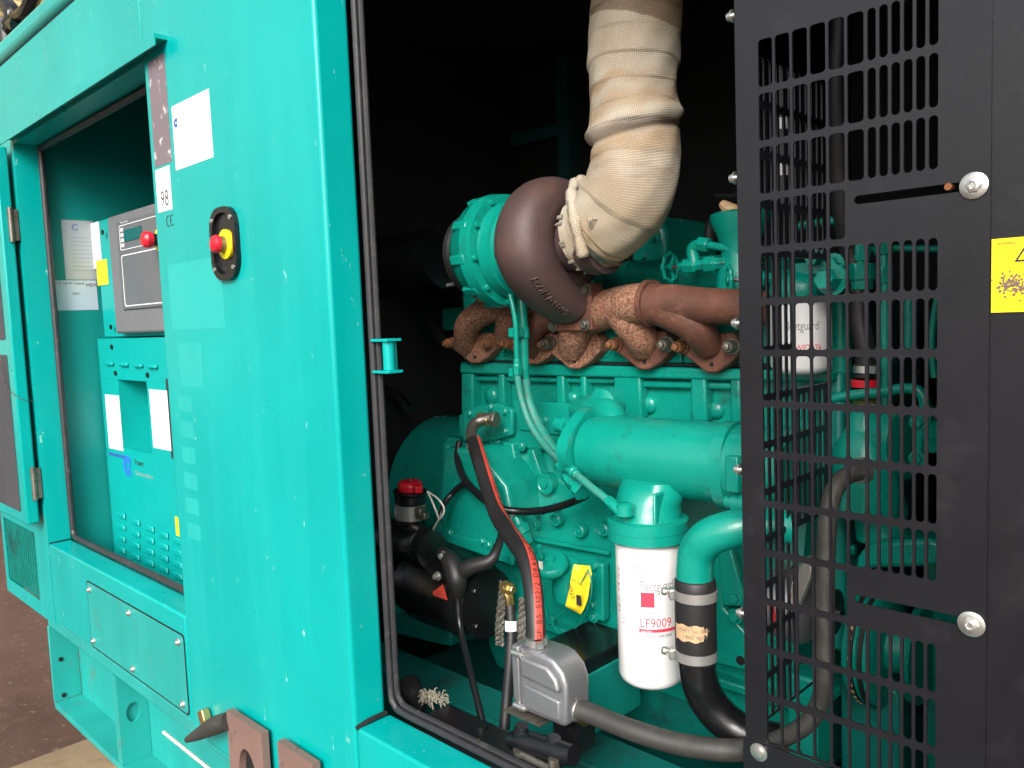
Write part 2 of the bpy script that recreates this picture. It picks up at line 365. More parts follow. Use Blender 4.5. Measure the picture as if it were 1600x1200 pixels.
# rubber seals
def seal(pts, nm):
    s = MB(); q = smooth(pts, 8)
    s.tube(q, .0062, 10, sub=False)
    s.tube([p + Vector((.0085, .008, .0)) if abs(p.z - q[-1].z) > .03 else p + Vector((.0085, .008, .0085)) for p in q], .0055, 8, sub=False)
    return s.build(nm, 'seal_rubber', can)
sx, sz, sy = XJ + .008, .694, D + .077
seal([(sx, sy, 2.2), (sx, sy, 1.9), (sx, sy, 1.5), (sx, sy, 1.1), (sx, sy, .85), (sx + .001, sy, .728), (sx + .010, sy, .702), (sx + .036, sy, sz), (sx + .15, sy, sz), (-.8, sy, sz), (-.4, sy, sz), (-.01, sy, sz)], 'engine_door_seal')
s = MB(); xa = XO + .008; za = .730
s.tube([(xa, D + .077, 2.035), (xa, D + .077, 1.4), (xa, D + .077, .80), (xa + .004, D + .077, .75), (xa + .03, D + .077, za), (xa + .1, D + .077, za), (-2.4, D + .077, za), (XR, D + .077, za)], .010, 10)
s.tube([(xa, D + .077, 2.03), (-2.5, D + .077, 2.03), (XR, D + .077, 2.03)], .010, 10); s.build('cabinet_door_seal', 'seal_rubber', can)
q = MB(); q.tube([(XJ + .003, D + .001, .681), (XJ + .004, D + .03, .686), (XJ + .006, D + .066, .687)], .005, 8); q.build('sealant_bead', 'rubber', can)
# cover plate and its screws
cp = MB(); cp.prism(rrect(-2.635, -1.955, .468, .668, .012), D - .003, D - .0003); cpo = cp.build('access_cover', 'base_teal', can, bevel=.001)
gk = MB(); plate_y(gk, [rrect(-2.639, -1.951, .464, .672, .012), rrect(-2.632, -1.958, .471, .665, .012)], D - .0022, D - .0002); gk.build('cover_gasket', 'rubber', can)
for (x, z) in ((-2.61, .648), (-2.30, .648), (-1.98, .648), (-2.61, .488), (-2.30, .488), (-1.98, .488)):
    q = MB(); q.lathe((x, D - .003, z), NY, [(0, .010), (.002, .010), (.0035, .0085)], 14); q.lathe((x, D - .006, z), NY, [(0, .0065), (.003, .0062), (.0055, .004)], 12); q.build('screw', 'zinc', cpo)
# door catch on the jamb
c = P(592, 556, .885); q = MB()
q.box(c.x - .004, c.x + .030, D + .10, D + .104, c.z - .03, c.z + .03)
q.box(c.x - .004, c.x + .045, D + .07, D + .104, c.z + .026, c.z + .031); q.box(c.x - .004, c.x + .045, D + .07, D + .104, c.z - .031, c.z - .026)
q.lathe((c.x + .03, D + .085, c.z - .026), PZ, [(0, .011), (.052, .011)], 14); q.build('latch_keeper', 'canopy_teal', can, bevel=.001)
# folded back cabinet door, inside face out
dr = MB(); dr.box(-4.05, -3.015, D - .052, D - .014, .795, 2.03); dro = dr.build('door', 'canopy_teal', can, bevel=.006)
q = MB(); q.prism(rrect(-3.98, -3.075, .83, 1.36, .012), D - .0535, D - .0525); q.build('foam_lining', 'foam', dro)
q = MB(); q.prism(rrect(-3.98, -3.075, 1.41, 1.98, .012), D - .0535, D - .0525); q.build('foam_lining', 'foam', dro)
for z in (1.78, .93):
    q = MB(); q.box(-3.02, -3.002, D - .02, D - .003, z - .05, z + .05); q.lathe((-3.006, D - .024, z - .055), PZ, [(0, .009), (.11, .009)], 12); q.build('hinge', 'dull_steel', dro)
q = MB(); q.tube(path([(0, 555, .735), (8, 600, .738), (30, 622, .745), (55, 625, .80), (80, 608, .87), (98, 580, .93)]), .0012, 6); q.build('stay_wire', 'dull_steel', dro)
# stickers and faded patches on the outside
def decal(nm, corners, Y, mt, par, label=None, t=.0006):
    q = MB(); q.pxprism(corners, Y - t, Y); o = q.build(nm, mt, par)
    if label: o['label'] = label
    return o
yo = D - .002
def wrect(nm, x0, x1, z0, z1, mt, par, label=None, Y=yo, t=.0006):
    q = MB(); q.box(x0, x1, Y - t, Y - .0001, z0, z1); o = q.build(nm, mt, par)
    if label: o['label'] = label
    return o
def logo(mb, x, y, z, s, blue=True):
    """an open C with a slanted bar, as on the maker's stickers"""
    pts = []
    for k in range(13): a = R_(50 + 260 * k / 12); pts.append((x + s * .5 * math.cos(a), z + s * .42 * math.sin(a)))
    for k in range(12, -1, -1): a = R_(50 + 260 * k / 12); pts.append((x + s * .17 * math.cos(a), z + s * .12 * math.sin(a)))
    mb.prism(pts, y - .0002, y)
    mb.prism([(x + s * .05, z - s * .18), (x + s * .2, z - s * .18), (x + s * .34, z + s * .32), (x + s * .19, z + s * .32)], y - .00035, y)
s1 = wrect('sticker', -1.803, -1.622, 1.772, 1.910, 'sticker_white', can, 'large white maker sticker with a small blue logo')
q = MB(); logo(q, -1.785, yo - .0007, 1.872, .024); q.build('logo', 'print_blue', s1)
q = MB()
for k in range(3): text_y(q, 'CTA'[k:k + 2], -1.70 + k * .02, yo - .0008, 1.885, .006)
q.build('lettering', 'sticker_silver', s1)
wrect('sticker', -1.912, -1.820, 1.795, 2.030, 'sticker_silver', can, 'peeling silver strip sticker along the opening')
s2 = wrect('sticker', -1.914, -1.836, 1.692, 1.789, 'sticker_white', can, 'white noise level sticker reading 98')
q = MB(); text_y(q, '98', -1.895, yo - .0008, 1.703, .036, w=.043); q.build('lettering', 'print_black', s2)
q = MB()
for cx in (-1.862, -1.842):
    pts = [(cx + .011 * math.cos(R_(60 + 240 * k / 10)), 1.668 + .013 * math.sin(R_(60 + 240 * k / 10))) for k in range(11)] + [(cx + .0085 * math.cos(R_(300 - 240 * k / 10)), 1.668 + .0105 * math.sin(R_(300 - 240 * k / 10))) for k in range(11)]
    q.prism(pts, yo - .0007, yo - .0001)
q.box(-1.852, -1.842, yo - .0007, yo - .0001, 1.667, 1.669); q.build('conformity_mark', 'print_black', can)
wrect('paint_patch', -1.885, -1.62, 1.42, 1.57, 'faded_patch', can, t=.0003)
wrect('paint_patch', -1.86, -1.74, 1.29, 1.39, 'faded_patch', can, t=.0003)
for k in range(6): wrect('paint_patch', -1.88, -1.81, 1.23 - k * .06, 1.268 - k * .06, 'faded_patch', can, t=.0003)

# emergency stop on the pillar
es = thing('emergency_stop', 'red mushroom emergency stop in black oval shroud on teal pillar', 'emergency stop', (-1.587, .77, 1.52))
q = MB(); ol = [(x, z) for x, z in rrect(-1.642, -1.532, 1.518, 1.666, .042, 5)]; il = rrect(-1.630, -1.544, 1.530, 1.654, .036, 5)
plate_y(q, [ol, il], yo - .011, yo - .0002); q.build('shroud', 'black_plastic', es, bevel=.004)
q = MB(); q.prism(rrect(-1.629, -1.545, 1.531, 1.653, .035, 5), yo - .004, yo - .0003); q.build('shroud_back', 'black_plastic', es)
for x, z in ((-1.628, 1.642), (-1.548, 1.642), (-1.628, 1.542), (-1.548, 1.542)):
    q = MB(); q.lathe((x, yo - .011, z), NY, [(0, .005), (.002, .0045)], 10); q.build('screw', 'zinc', es)
cz = 1.59; cx = -1.580
q = MB(); q.lathe((cx, yo - .004, cz), NY, [(0, .030), (.006, .030), (.008, .026)], 24); q.build('collar', 'yellow', es)
q = MB(); q.lathe((cx, yo - .012, cz), NY, [(0, .017), (.012, .015), (.016, .015)], 20); q.build('stem', 'brass', es)
q = MB(); q.lathe((cx, yo - .022, cz), NY, [(0, .015), (.002, .018), (.008, .018), (.013, .015), (.016, .008), (.0165, 0)], 24); q.build('button', 'red', es)

# roof-top bracket seen dark against the shed
br = thing('lifting_bracket', 'black forked bracket standing on the canopy roof edge', 'bracket', (-3.2, 1.0, 2.365))
q = MB()
for pl, r in (([(18, 48, 1.05), (22, 25, 1.05), (10, 8, 1.05), (-8, -12, 1.05)], .035), ([(22, 28, 1.05), (40, 20, 1.05), (52, -5, 1.05), (62, -25, 1.05)], .028), ([(-10, 42, 1.05), (14, 38, 1.05), (30, 40, 1.05)], .035)):
    q.tube(path(pl), r, 10)
q.build('fork', 'black_paint', br); lo = P(14, 50, 1.05)
q = MB(); q.lathe((lo.x, 1.05, 2.366), PZ, [(0, .09), (.02, .09), (.03, .05), (lo.z - 2.366 + .04, .05)], 16); q.build('foot', 'black_paint', br)

# ------------------------------------------------------------------ skid base
sk = thing('skid_base', 'teal steel skid base with recessed web and gussets', 'skid', (-1.4, 1.4, .12))
q = MB(); q.box(-3.09, .4, .89, .90, .14, .414); q.build('web', 'base_teal', sk)
q = MB(); q.box(-3.09, .4, .80, .90, .12, .14); q.build('bottom_flange', 'base_teal', sk, bevel=.002)
q = MB(); q.box(-3.10, -3.088, .80, .889, .1405, .414); q.build('gusset', 'base_teal', sk, bevel=.002)
gx = PX(205, 1120, -2.45).x
for x in (-2.47, -1.75):
    q = MB(); plate_x(q, [[(.803, .1405), (.889, .1405), (.889, .414), (.803, .414)], circ(.845, .29, .03, 16, .02)], x - .012, x); q.build('gusset', 'base_teal', sk)
q = MB(); q.box(-2.50, -2.484, .803, .889, .141, .413); q.build('hole_backing', 'base_teal', sk)
q = MB(); q.box(-3.0, .4, .90, 2.1, .30, .318); q.build('drip_tray', 'floor_teal', sk)
for y in (1.22, 1.86):
    q = MB(); q.box(-2.0, .4, y, y + .12, .318, .50); q.build('cross_rail', 'floor_teal', sk, bevel=.004)
for px, py in ((95, 1030), (100, 1086), (122, 1110), (126, 1118)):
    p = PX(px, py, -3.087) if px < 110 else P(px, py, .85)
    q = MB(); q.lathe(p, PXX if px < 110 else PZ, [(0, .008), (.002, .008)], 10); q.build('bolt_hole', 'hole_shade', sk)  # black discs painted as the shade in the bolt holes

# lifting lugs on the base side, drain spigot, beaded cord
lug = thing('lifting_lug', 'rust brown lifting plate with oval hole beside the drain nozzle', 'lifting lug', (-1.6, .76, .3))
q = MB(); plate_y(q, [[(-1.684, .25), (-1.528, .25), (-1.528, .578), (-1.684, .578)], circ(-1.602, .455, .062, 20, .038)], .77, .786); q.build('plate', 'rust_primer', lug)
q = MB(); q.box(-1.655, -1.545, .787, .797, .25, .53); q.build('hole_shade_sheet', 'hole_shade', lug)  # dark sheet painting the shade behind the lug's oval hole
lug = thing('lifting_lug', 'rust brown lifting plate beside the engine door sill', 'lifting lug', (-1.4, .76, .3))
q = MB(); plate_y(q, [[(-1.463, .25), (-1.33, .25), (-1.33, .585), (-1.463, .585)], circ(-1.39, .44, .05, 20, .032)], .77, .786); q.build('plate', 'rust_primer', lug)
noz = thing('drain_nozzle', 'grey plastic drain nozzle poking out beside a rusty lug', 'nozzle', tuple(P(330, 1150, .75)))
q = MB(); q.tube(path([(358, 1126, .775), (335, 1134, .765), (312, 1146, .755), (292, 1156, .745)]), [.020, .021, .015, .007], 16, n=3); q.build('spout', 'rubber_grey', noz)
q = MB(); q.obox(P(320, 1120, .785), (1, 0, .5), .03, .02, .035); q.build('plug', 'brass', noz, bevel=.003)
cd = MB()
for k in range(26):
    t = k / 25; p = P(256 + 90 * t, 1141 + 72 * t, .782); cd.lathe(p + Vector((0, 0, -.006)), (1, 0, .2), [(-.005, .001), (-.003, .0045), (.003, .0045), (.005, .001)], 8)
tag(cd.build('beaded_cord', 'wire_white'), 'thin white beaded cord strung below the access cover', 'cord')

# ------------------------------------------------------------------ control cabinet
YC = 1.025
cab = thing('control_cabinet', 'teal control cabinet with grey instrument panel inside the left doorway', 'control cabinet', (-2.5, 1.2, .47))
q = MB(); q.box(-2.985, -2.07, YC + .001, 1.5, 1.405, 1.80); q.build('upper_case', 'cabinet_teal', cab, bevel=.003)
q = MB(); q.box(-3.018, -2.07, YC - .012, 1.5, 1.262, 1.400); q.box(-3.018, -2.855, YC - .012, 1.5, .47, 1.2615); q.box(-2.615, -2.07, YC - .012, 1.5, .47, 1.2615); q.box(-2.8545, -2.6155, YC - .012, 1.5, .47, 1.03); q.box(-2.8545, -2.6155, YC + .10, 1.5, 1.031, 1.261)
q.build('lower_case', 'cabinet_teal', cab)
q = MB(); q.box(-2.79, -2.07, YC - .03, YC, 1.415, 1.792)
q.build('panel_surround', 'panel_grey', cab, bevel=.008)
q = MB(); q.box(-2.70, -2.10, YC - .036, YC - .0301, 1.49, 1.765); ip = q.build('instrument_panel', 'panel_dark', cab, bevel=.003)
q = MB(); plate_y(q, [rrect(-2.675, -2.12, 1.50, 1.66, .01), rrect(-2.672, -2.123, 1.503, 1.657, .01)], YC - .0372, YC - .0362); plate_y(q, [rrect(-2.675, -2.12, 1.675, 1.752, .006), rrect(-2.673, -2.122, 1.677, 1.750, .006)], YC - .0372, YC - .0362)
for k in range(4): q.box(-2.665, -2.645, YC - .0372, YC - .0362, 1.685 + k * .016, 1.695 + k * .016)
text_y(q, 'PowerCommand', -2.66, YC - .0375, 1.757, .006); q.build('panel_print', 'sticker_white', ip)
q = MB(); q.box(-2.635, -2.50, YC - .0385, YC - .0362, 1.70, 1.735); q.build('display', 'display', ip)
c = P(243, 376, YC - .05)
q = MB(); q.lathe((c.x + .02, YC - .0362, c.z), NY, [(0, .034), (.012, .034)], 20); q.build('button_collar', 'yellow', ip)
q = MB(); q.lathe((c.x + .02, YC - .048, c.z), NY, [(0, .018), (.022, .018)], 16); q.build('button_stem', 'black_plastic', ip)
q = MB(); q.lathe((c.x + .02, YC - .070, c.z), NY, [(0, .022), (.016, .024), (.024, .018), (.027, 0)], 20); q.build('button', 'red', ip)
for px, py in ((161, 363), (174, 511), (175, 542), (181, 583), (231, 586)):
    p = P(px, py, YC - .013); q = MB(); q.lathe(p, NY, [(0, .009), (.004, .008)], 10); q.build('screw', 'black_plastic', cab)
for k in range(4):                              # louvre dimples
    p = P(173 + k * 22.5, 568 + k * 1.6, YC - .0125); q = MB(); q.box(p.x - .033, p.x + .033, YC - .022, YC - .0125, p.z - .006, p.z + .006); q.build('louvre', 'cabinet_teal', cab, bevel=.004)
for r in range(4):
    for k in range(5):
        p = P(192 + k * 22, 805 + r * 18 + k * 10, YC - .0125); q = MB(); q.box(p.x - .03, p.x + .03, YC - .021, YC - .0125, p.z - .010, p.z + .010); q.build('louvre', 'cabinet_teal', cab, bevel=.005)
YS = YC - .0125
def drect(nm, a, b, mt, par, label=None, Y=YS, t=.0007):
    p, q2 = P(*a, Y), P(*b, Y); return wrect(nm, min(p.x, q2.x), max(p.x, q2.x), min(p.z, q2.z), max(p.z, q2.z), mt, par, label, Y, t)
drect('sticker', (140, 350), (160, 418), 'sticker_white', cab, 'tall white label on the cabinet edge', Y=YC + .0005)
drect('sticker', (150, 408), (170, 444), 'yellow', cab, 'small yellow warning label', Y=YC)
q = MB(); p = P(161, 438, YC - .001); text_y(q, '1', p.x, YC - .0012, p.z, .022); q.build('lettering', 'print_black', cab)
drect('sticker', (164, 616), (193, 705), 'sticker_white', cab, 'tall white paper label left of the recess')
drect('sticker', (170, 706), (196, 717), 'print_blue', cab, 'blue strip under the white label')
drect('sticker', (233, 608), (268, 705), 'sticker_white', cab, 'wide white paper label right of the recess')
drect('sticker', (262, 592), (268, 716), 'print_black', cab, 'dark printed edge of the label', Y=YS + .0003)
q = MB(); p = P(200, 728, YS); logo(q, p.x, YS - .0003, p.z, .085); q.build('logo', 'print_bright_blue', cab)
q = MB(); p = P(211, 726, YS); text_y(q, 'Power', p.x, YS - .0003, p.z, .020); q.build('lettering', 'print_black', cab)
q = MB(); p = P(211, 741, YS); text_y(q, 'Generation', p.x, YS - .0003, p.z, .014, w=.15); q.build('lettering', 'sticker_grey', cab)
p = P(281, 824, YS); wrect('sticker', p.x - .03, p.x + .03, p.z - .03, p.z + .03, 'yellow', cab, 'yellow warning label low on the cabinet', YS)
# notices on the side wall
XW = -3.0298
def xrect(nm, px0, py0, px1, py1, mt, label):
    a, b = PX(px0, py0, XW), PX(px1, py1, XW); q = MB(); q.box(XW + .0003, XW + .001, a.y, b.y, b.z, a.z); o = q.build(nm, mt, can); o['label'] = label; return a, b, o
a, b, o = xrect('notice', 95, 343, 152, 437, 'sticker_grey', 'grey printed notice with a small blue logo on the side wall')
q = MB(); text_x(q, 'C', XW + .0014, a.y + .03, a.z - .035, .022); q.build('logo', 'print_blue', o)
q = MB()
for k in range(9): text_x(q, 'Ixn' * (4 + k % 3), XW + .0014, a.y + .025, a.z - .06 - k * .014, .004, w=.06 + .02 * (k % 3))
q.build('lettering', 'print_grey', o)
a, b, o = xrect('notice', 81, 438, 154, 484, 'sticker_lilac', 'pale blue notice with handwritten line on the side wall')
q = MB(); text_x(q, '1.7v 1.8 W1 Diesel', XW + .0014, a.y + .01, a.z - .014, .009, w=.09); text_x(q, 'MEM', XW + .0014, a.y + .105, a.z - .022, .012); text_x(q, 'MEMO', XW + .0014, a.y + .06, a.z - .048, .006); q.build('lettering', 'print_black', o)
# ------------------------------------------------------------------ engine block and heads
YB = 1.42
eng = thing('engine_block', 'teal cast iron engine block with ribbed side and cylinder heads', 'engine', (-1.0, 1.7, .50))
xl = P(718, 580, YB).x; xr = -.64
zt = P(718, 566, YB).z                          # deck
q = MB(); q.box(xl + .01, xr, YB + .03, 2.02, .95, zt - .003); q.build('crankcase', 'engine_teal', eng, bevel=.01)
def bar(pl, y0=YB, y1=YB + .032, nm='rib', mt='engine_teal', bev=.006, par=None):
    q = MB(); q.pxprism(pl, y0, y1); return q.build(nm, mt, par or eng, bevel=bev, seg=3)
bar([(718, 566), (1300, 580), (1300, 599), (718, 584)], YB - .004, nm='deck_rail')
bar([(720, 582), (738, 582), (738, 650), (720, 650)])
for x0, x1, y1 in ((777, 786, 642), (868, 880, 644), (905, 914, 640), (958, 1000, 655), (1078, 1102, 660), (1140, 1156, 664)):
    bar([(x0, 583), (x1, 583), (x1 + 2, y1), (x0, y1)])
bar([(736, 586), (960, 591), (958, 600), (738, 596)], YB + .012, YB + .033)
bar([(1000, 594), (1160, 598), (1160, 610), (1000, 606)], YB + .012, YB + .033)
for cx_, cy_, r_ in ((768, 618, 15), (896, 622, 13), (1015, 632, 16), (1120, 640, 16)):       # rounded water jacket pads
    p = P(cx_, cy_, YB + .03); rr = mr(r_, p); q = MB(); q.lathe(p + Vector((0, .01, 0)), NY, [(0, rr), (.014, rr * .92), (.021, rr * .6), (.023, 0)], 18); q.build('jacket_pad', 'engine_teal', eng, smoothang=60)
# cam follower cover strip with bolts
bar([(716, 648), (740, 641), (960, 655), (960, 702), (900, 706), (872, 716), (845, 703), (800, 700), (775, 703), (760, 688), (716, 684)], YB - .012, YB + .03, 'follower_cover')
bar([(722, 640), (778, 630), (800, 640), (800, 680), (760, 692), (722, 690)], YB - .03, YB - .012, 'oil_port_pad')
bar([(800, 625), (905, 632), (905, 672), (870, 680), (812, 672)], YB - .018, YB - .011, 'inspection_plate', bev=.003)
def bolts(l, Y, r=.008, h=.008, mt='engine_teal', par=None, nm='bolt', ax=NY):
    for a, b2 in l:
        q = MB(); q.bolt(P(a, b2, Y), ax, r, h); q.build(nm, mt, par or eng)
bolts([(735, 646), (768, 636), (790, 643), (790, 674), (742, 682)], YB - .03, .008)
bolts([(852, 657), (950, 668), (768, 692), (778, 693), (815, 697)], YB - .018, .009, .006)
# lower crankcase skirt
rg = []
q = MB()
sk_pts = [(YB + .012, P(760, 692, YB).z), (YB - .004, P(760, 704, YB).z), (YB - .012, P(760, 740, YB).z), (YB - .03, P(760, 790, YB).z), (YB - .05, P(760, 830, YB).z), (YB - .06, P(760, 985, YB - .06).z)]
x0, x1 = P(700, 800, YB).x, -.645
q.loft([[(x0, 1.95, z), (x0, y, z), (x1, y, z), (x1, 1.95, z)] for y, z in sk_pts]); q.build('lower_crankcase', 'engine_teal', eng, smoothang=50)
bar([(783, 690), (800, 692), (808, 735), (800, 742)], YB - .03, YB, 'web')
for cx_, cy_, r_ in ((850, 757, 17), (805, 770, 12), (838, 660, 8), (900, 662, 9)):
    p = P(cx_, cy_, YB - .035); rr = mr(r_, p); q = MB(); q.lathe(p + Vector((0, .03, 0)), NY, [(0, rr), (.028, rr), (.030, rr * .8), (.028, rr * .72), (.028, rr * .4), (.033, rr * .36), (.034, 0)], 20); q.build('core_plug', 'engine_teal', eng)
bolts([(866, 792), (838, 800), (700, 700), (905, 712), (930, 705), (770, 820)], YB - .055, .007, .006)
for pl_ in ([(822, 702), (832, 702), (846, 742), (838, 746)], [(905, 690), (930, 692), (934, 716), (918, 724), (906, 716)]):
    bar(pl_, YB - .035, YB - .004, 'bracket', bev=.004)
for k in range(7): bar([(738 + k * 31, 704 + k * 1.0), (742 + k * 31, 704 + k * 1.0), (744 + k * 31, 726 + k), (740 + k * 31, 726 + k)], YB - .028, YB, 'web', bev=.003)
bar([(812, 836), (950, 862), (950, 868), (812, 842)], YB - .066, YB - .058, 'seam_rib', bev=.002)
for cx_, cy_ in ((832, 822), (868, 812), (905, 830), (942, 828)):
    p = P(cx_, cy_, YB - .052); q = MB(); q.lathe(p + Vector((0, .01, 0)), NY, [(0, .016), (.012, .015), (.014, .012), (.012, .008), (.016, .007), (.017, 0)], 16); q.build('boss', 'engine_teal', eng)
# sump
z0 = P(900, 985, YB - .06).z
q = MB(); q.box(-1.60, -.6, YB - .085, 2.0, z0 - .012, z0 + .006); q.build('sump_rail', 'engine_teal', eng, bevel=.004)
q = MB(); q.loft([[(-1.52, YB - .03 + d, z), (-.66, YB - .03 + d, z), (-.66, 1.95 - d, z), (-1.52, 1.95 - d, z)] for d, z in ((0, z0 - .012), (.02, z0 - .15), (.05, z0 - .22), (.10, .52))]); q.build('sump', 'sump_teal', eng, bevel=.02)
bolts([(860 + k * 42, 968 + k * 14) for k in range(4)], YB - .087, .009, .008)
# heads: three, with figure-eight pads
hy0, hy1 = zt + .0045, zt + .13
q = MB(); q.box(xl + .012, xr, YB + .006, 1.98, zt - .0005, zt + .004); q.build('head_gasket', 'interior_black', eng)  # gasket strip in black, doubling as the shadow gap under the heads
seams = [xl + .006, P(866, 540, YB).x, P(1062, 540, YB).x, P(1262, 540, YB).x, ]
for k in range(3):
    q = MB(); q.box(seams[k] + .002, seams[k + 1] - .002, YB + .008, 1.98, hy0, hy1); hd = q.build('cylinder_head', 'engine_teal', eng, bevel=.004)
for cx_, cy_ in ((772, 545), (788, 546), (947, 547), (965, 549), (1150, 553)):
    p = P(cx_, cy_, YB + .008); rr = mr(11, p); q = MB(); q.lathe(p, NY, [(0, rr), (.004, rr), (.005, rr * .85), (.002, rr * .7), (.002, rr * .5), (.007, rr * .45), (.008, 0)], 18); q.build('head_pad', 'engine_teal', eng)
for k, (a, b2) in enumerate(((735, 860), (870, 1055), (1066, 1240))):
    x0, x1 = P(a, 480, 1.6).x, P(b2, 480, 1.6).x; q = MB(); q.box(x0, x1, 1.56, 1.9, hy1 - .01, hy1 + .10); q.build('rocker_cover', 'engine_teal', eng, bevel=.02)
# flywheel housing
fh = thing('flywheel_housing', 'big rounded teal flywheel housing beside the starter motor', 'housing', (-1.7, 1.7, .55))
cc = Vector((0, 1.70, P(700, 800, 1.4).z - .02))
xh0, xh1 = P(735, 790, 1.36).x - .005, -1.66
Rh = P(660, 643, 1.70).z - cc.z
q = MB(); q.lathe((xh1, cc.y, cc.z), PXX, [(-.34, Rh * .97), (-.03, Rh * .97), (-.012, Rh), (0, Rh), (.012, Rh * .94), (xh0 - xh1 - .02, Rh * .90), (xh0 - xh1, Rh * .87)], 64); q.build('bell', 'engine_teal', fh, smoothang=30)
q = MB(); q.lathe((xh1 - .004, cc.y, cc.z), PXX, [(0, Rh * 1.0), (.004, Rh * 1.012), (.010, Rh * 1.012), (.014, Rh)], 64); q.build('joint_rim', 'engine_teal', fh)
yf = 1.30
q = MB(); q.pxprism([(692, 700), (742, 700), (790, 760), (806, 840), (808, 880), (770, 872), (690, 838), (684, 800)], yf, yf + .12); q.build('front_casting', 'engine_teal', fh, bevel=.012, seg=3)
q = MB(); q.pxprism([(684, 826), (700, 833), (752, 846), (768, 858), (800, 868), (800, 884), (690, 845)], yf - .012, yf - .0005); q.build('lower_flange', 'engine_teal', fh, bevel=.003)
bolts([(703, 832), (754, 846), (764, 851)], yf - .013, .008, .007, par=fh)
for pl in ([(694, 706), (700, 726)], [(716, 766), (706, 790)], [(812, 700), (820, 730)]):
    pass
q = MB(); q.pxprism([(606, 956), (660, 968), (704, 985), (704, 1012), (650, 1000), (606, 990)], 1.36, 1.6); q.build('bottom_casting', 'sump_teal', fh, bevel=.01)
# black box, beam and duct behind in the dark
q = MB(); a = P(605, 492, 1.75); b2 = P(730, 500, 1.75); q.box(a.x - .2, b2.x + .1, 1.75, 1.79, a.z - .06, a.z + .012); tag(q.build('cross_beam', 'engine_teal', bevel=.003), 'teal beam in the dark behind the flywheel housing', 'beam')
q = MB(); p0, p1 = P(715, 400, 1.5), P(560, 418, 1.5); q.tube([p0 + Vector((-.05, 0, 0)), p1], .085, 24); tag(q.build('intake_duct', 'black_plastic'), 'black intake duct leading to the turbo inlet', 'duct')
q = MB(); q.tube(path([(575, 600, 1.5), (600, 610, 1.5), (625, 622, 1.5), (640, 640, 1.5)]), .014, 10); tag(q.build('loom', 'black_plastic'), 'black cable loom curving over the flywheel housing', 'cable')
q = MB(); q.tube(path([(655, 480, 1.55), (672, 505, 1.5), (690, 530, 1.46)]), .014, 10); tag(q.build('loom', 'black_plastic'), 'black cable loom in the dark behind the manifold', 'cable')

# ------------------------------------------------------------------ exhaust manifold
man = thing('exhaust_manifold', 'rusty brown exhaust manifold bolted along the cylinder heads', 'exhaust manifold', tuple(P(900, 560, 1.38)))
YM = 1.345
def mtube(l, r, mt, nm='runner', seg=18):
    pts = path(l); rr = [mr(x, p) for x, p in zip(r, pts)]; q = MB(); q.tube(pts, rr, seg, n=8); return q.build(nm, mt, man, smoothang=60)
mtube([(1016, 476, YM), (1050, 476, YM), (1100, 478, YM), (1160, 480, YM), (1185, 481, YM), (1205, 482, YM)], [33, 32, 29, 28, 27, 26], 'manifold_rust', 'log')
mtube([(1030, 478, YM), (1060, 492, YM), (1088, 512, YM + .01), (1108, 540, YM + .05)], [30, 30, 27, 24], 'manifold_rust')
mtube([(1012, 474, YM), (1020, 474, YM)], [37, 37], 'manifold_rust', 'collar', 22)
mtube([(1016, 474, YM), (985, 476, YM), (955, 482, YM + .015), (925, 492, YM + .03)], [33, 32, 31, 30], 'manifold_scale', 'log')
mtube([(965, 482, YM), (985, 505, YM + .01), (1000, 525, YM + .03), (1006, 543, YM + .055)], [26, 28, 27, 24], 'manifold_scale')
mtube([(905, 500, YM + .03), (898, 520, YM + .03), (896, 545, YM + .055)], [30, 27, 25], 'manifold_scale')
mtube([(925, 492, YM + .04), (880, 490, YM + .04), (845, 482, YM + .03), (800, 478, YM + .02), (760, 486, YM + .01), (732, 508, YM + .02), (728, 540, YM + .055)], [28, 27, 24, 22, 21, 21, 19], 'manifold_scale')
mtube([(860, 490, YM + .03), (838, 505, YM + .02), (830, 525, YM + .03), (832, 545, YM + .055)], [22, 22, 20, 19], 'manifold_rust')
mtube([(800, 482, YM + .02), (790, 505, YM + .02), (788, 530, YM + .05)], [17, 16, 15], 'manifold_scale')
for k, (cx_, cy_) in enumerate(((740, 538), (832, 538), (896, 540), (1005, 540), (1110, 543))):
    s_ = (.9, .95, 1.1, 1.15, 1.2)[k]
    fl = [(cx_ - 42 * s_, cy_ - 10 * s_), (cx_ - 30 * s_, cy_ - 16 * s_), (cx_ + 28 * s_, cy_ - 20 * s_), (cx_ + 38 * s_, cy_ - 8 * s_), (cx_ + 36 * s_, cy_ + 8 * s_), (cx_ + 24 * s_, cy_ + 22 * s_), (cx_ + 8 * s_, cy_ + 33 * s_), (cx_ - 6 * s_, cy_ + 33 * s_), (cx_ - 22 * s_, cy_ + 20 * s_), (cx_ - 40 * s_, cy_ + 6 * s_)]
    q = MB(); q.pxprism(fl, YB - .030, YB + .007); fo = q.build('port_flange', 'manifold_rust' if k > 2 else 'manifold_scale', man, bevel=.004)
    p = P(cx_ + 2, cy_ + 22 * s_, YB - .0305); q = MB(); q.lathe(p, NY, [(0, .0045), (.0006, .0045)], 10); q.build('drilling', 'hole_shade', fo)
    for j, dx in enumerate((-36, 0, 34) if k in (2, 3) else (-36, 30)):
        if k == 2 and j == 2: continue
        p = P(cx_ + dx * s_, cy_ - 2, YB - .031)
        q = MB(); q.lathe(p, NY, [(0, .016), (.004, .016), (.004, .0125), (.020, .0125), (.024, .010)], 12); q.lathe(p + NY * .02, NY, [(0, .007), (.012, .007), (.013, .005)], 10); q.build('flange_bolt', 'dull_steel' if (k, j) in ((3, 2), (4, 1), (1, 1)) else 'rust_bolt', fo)

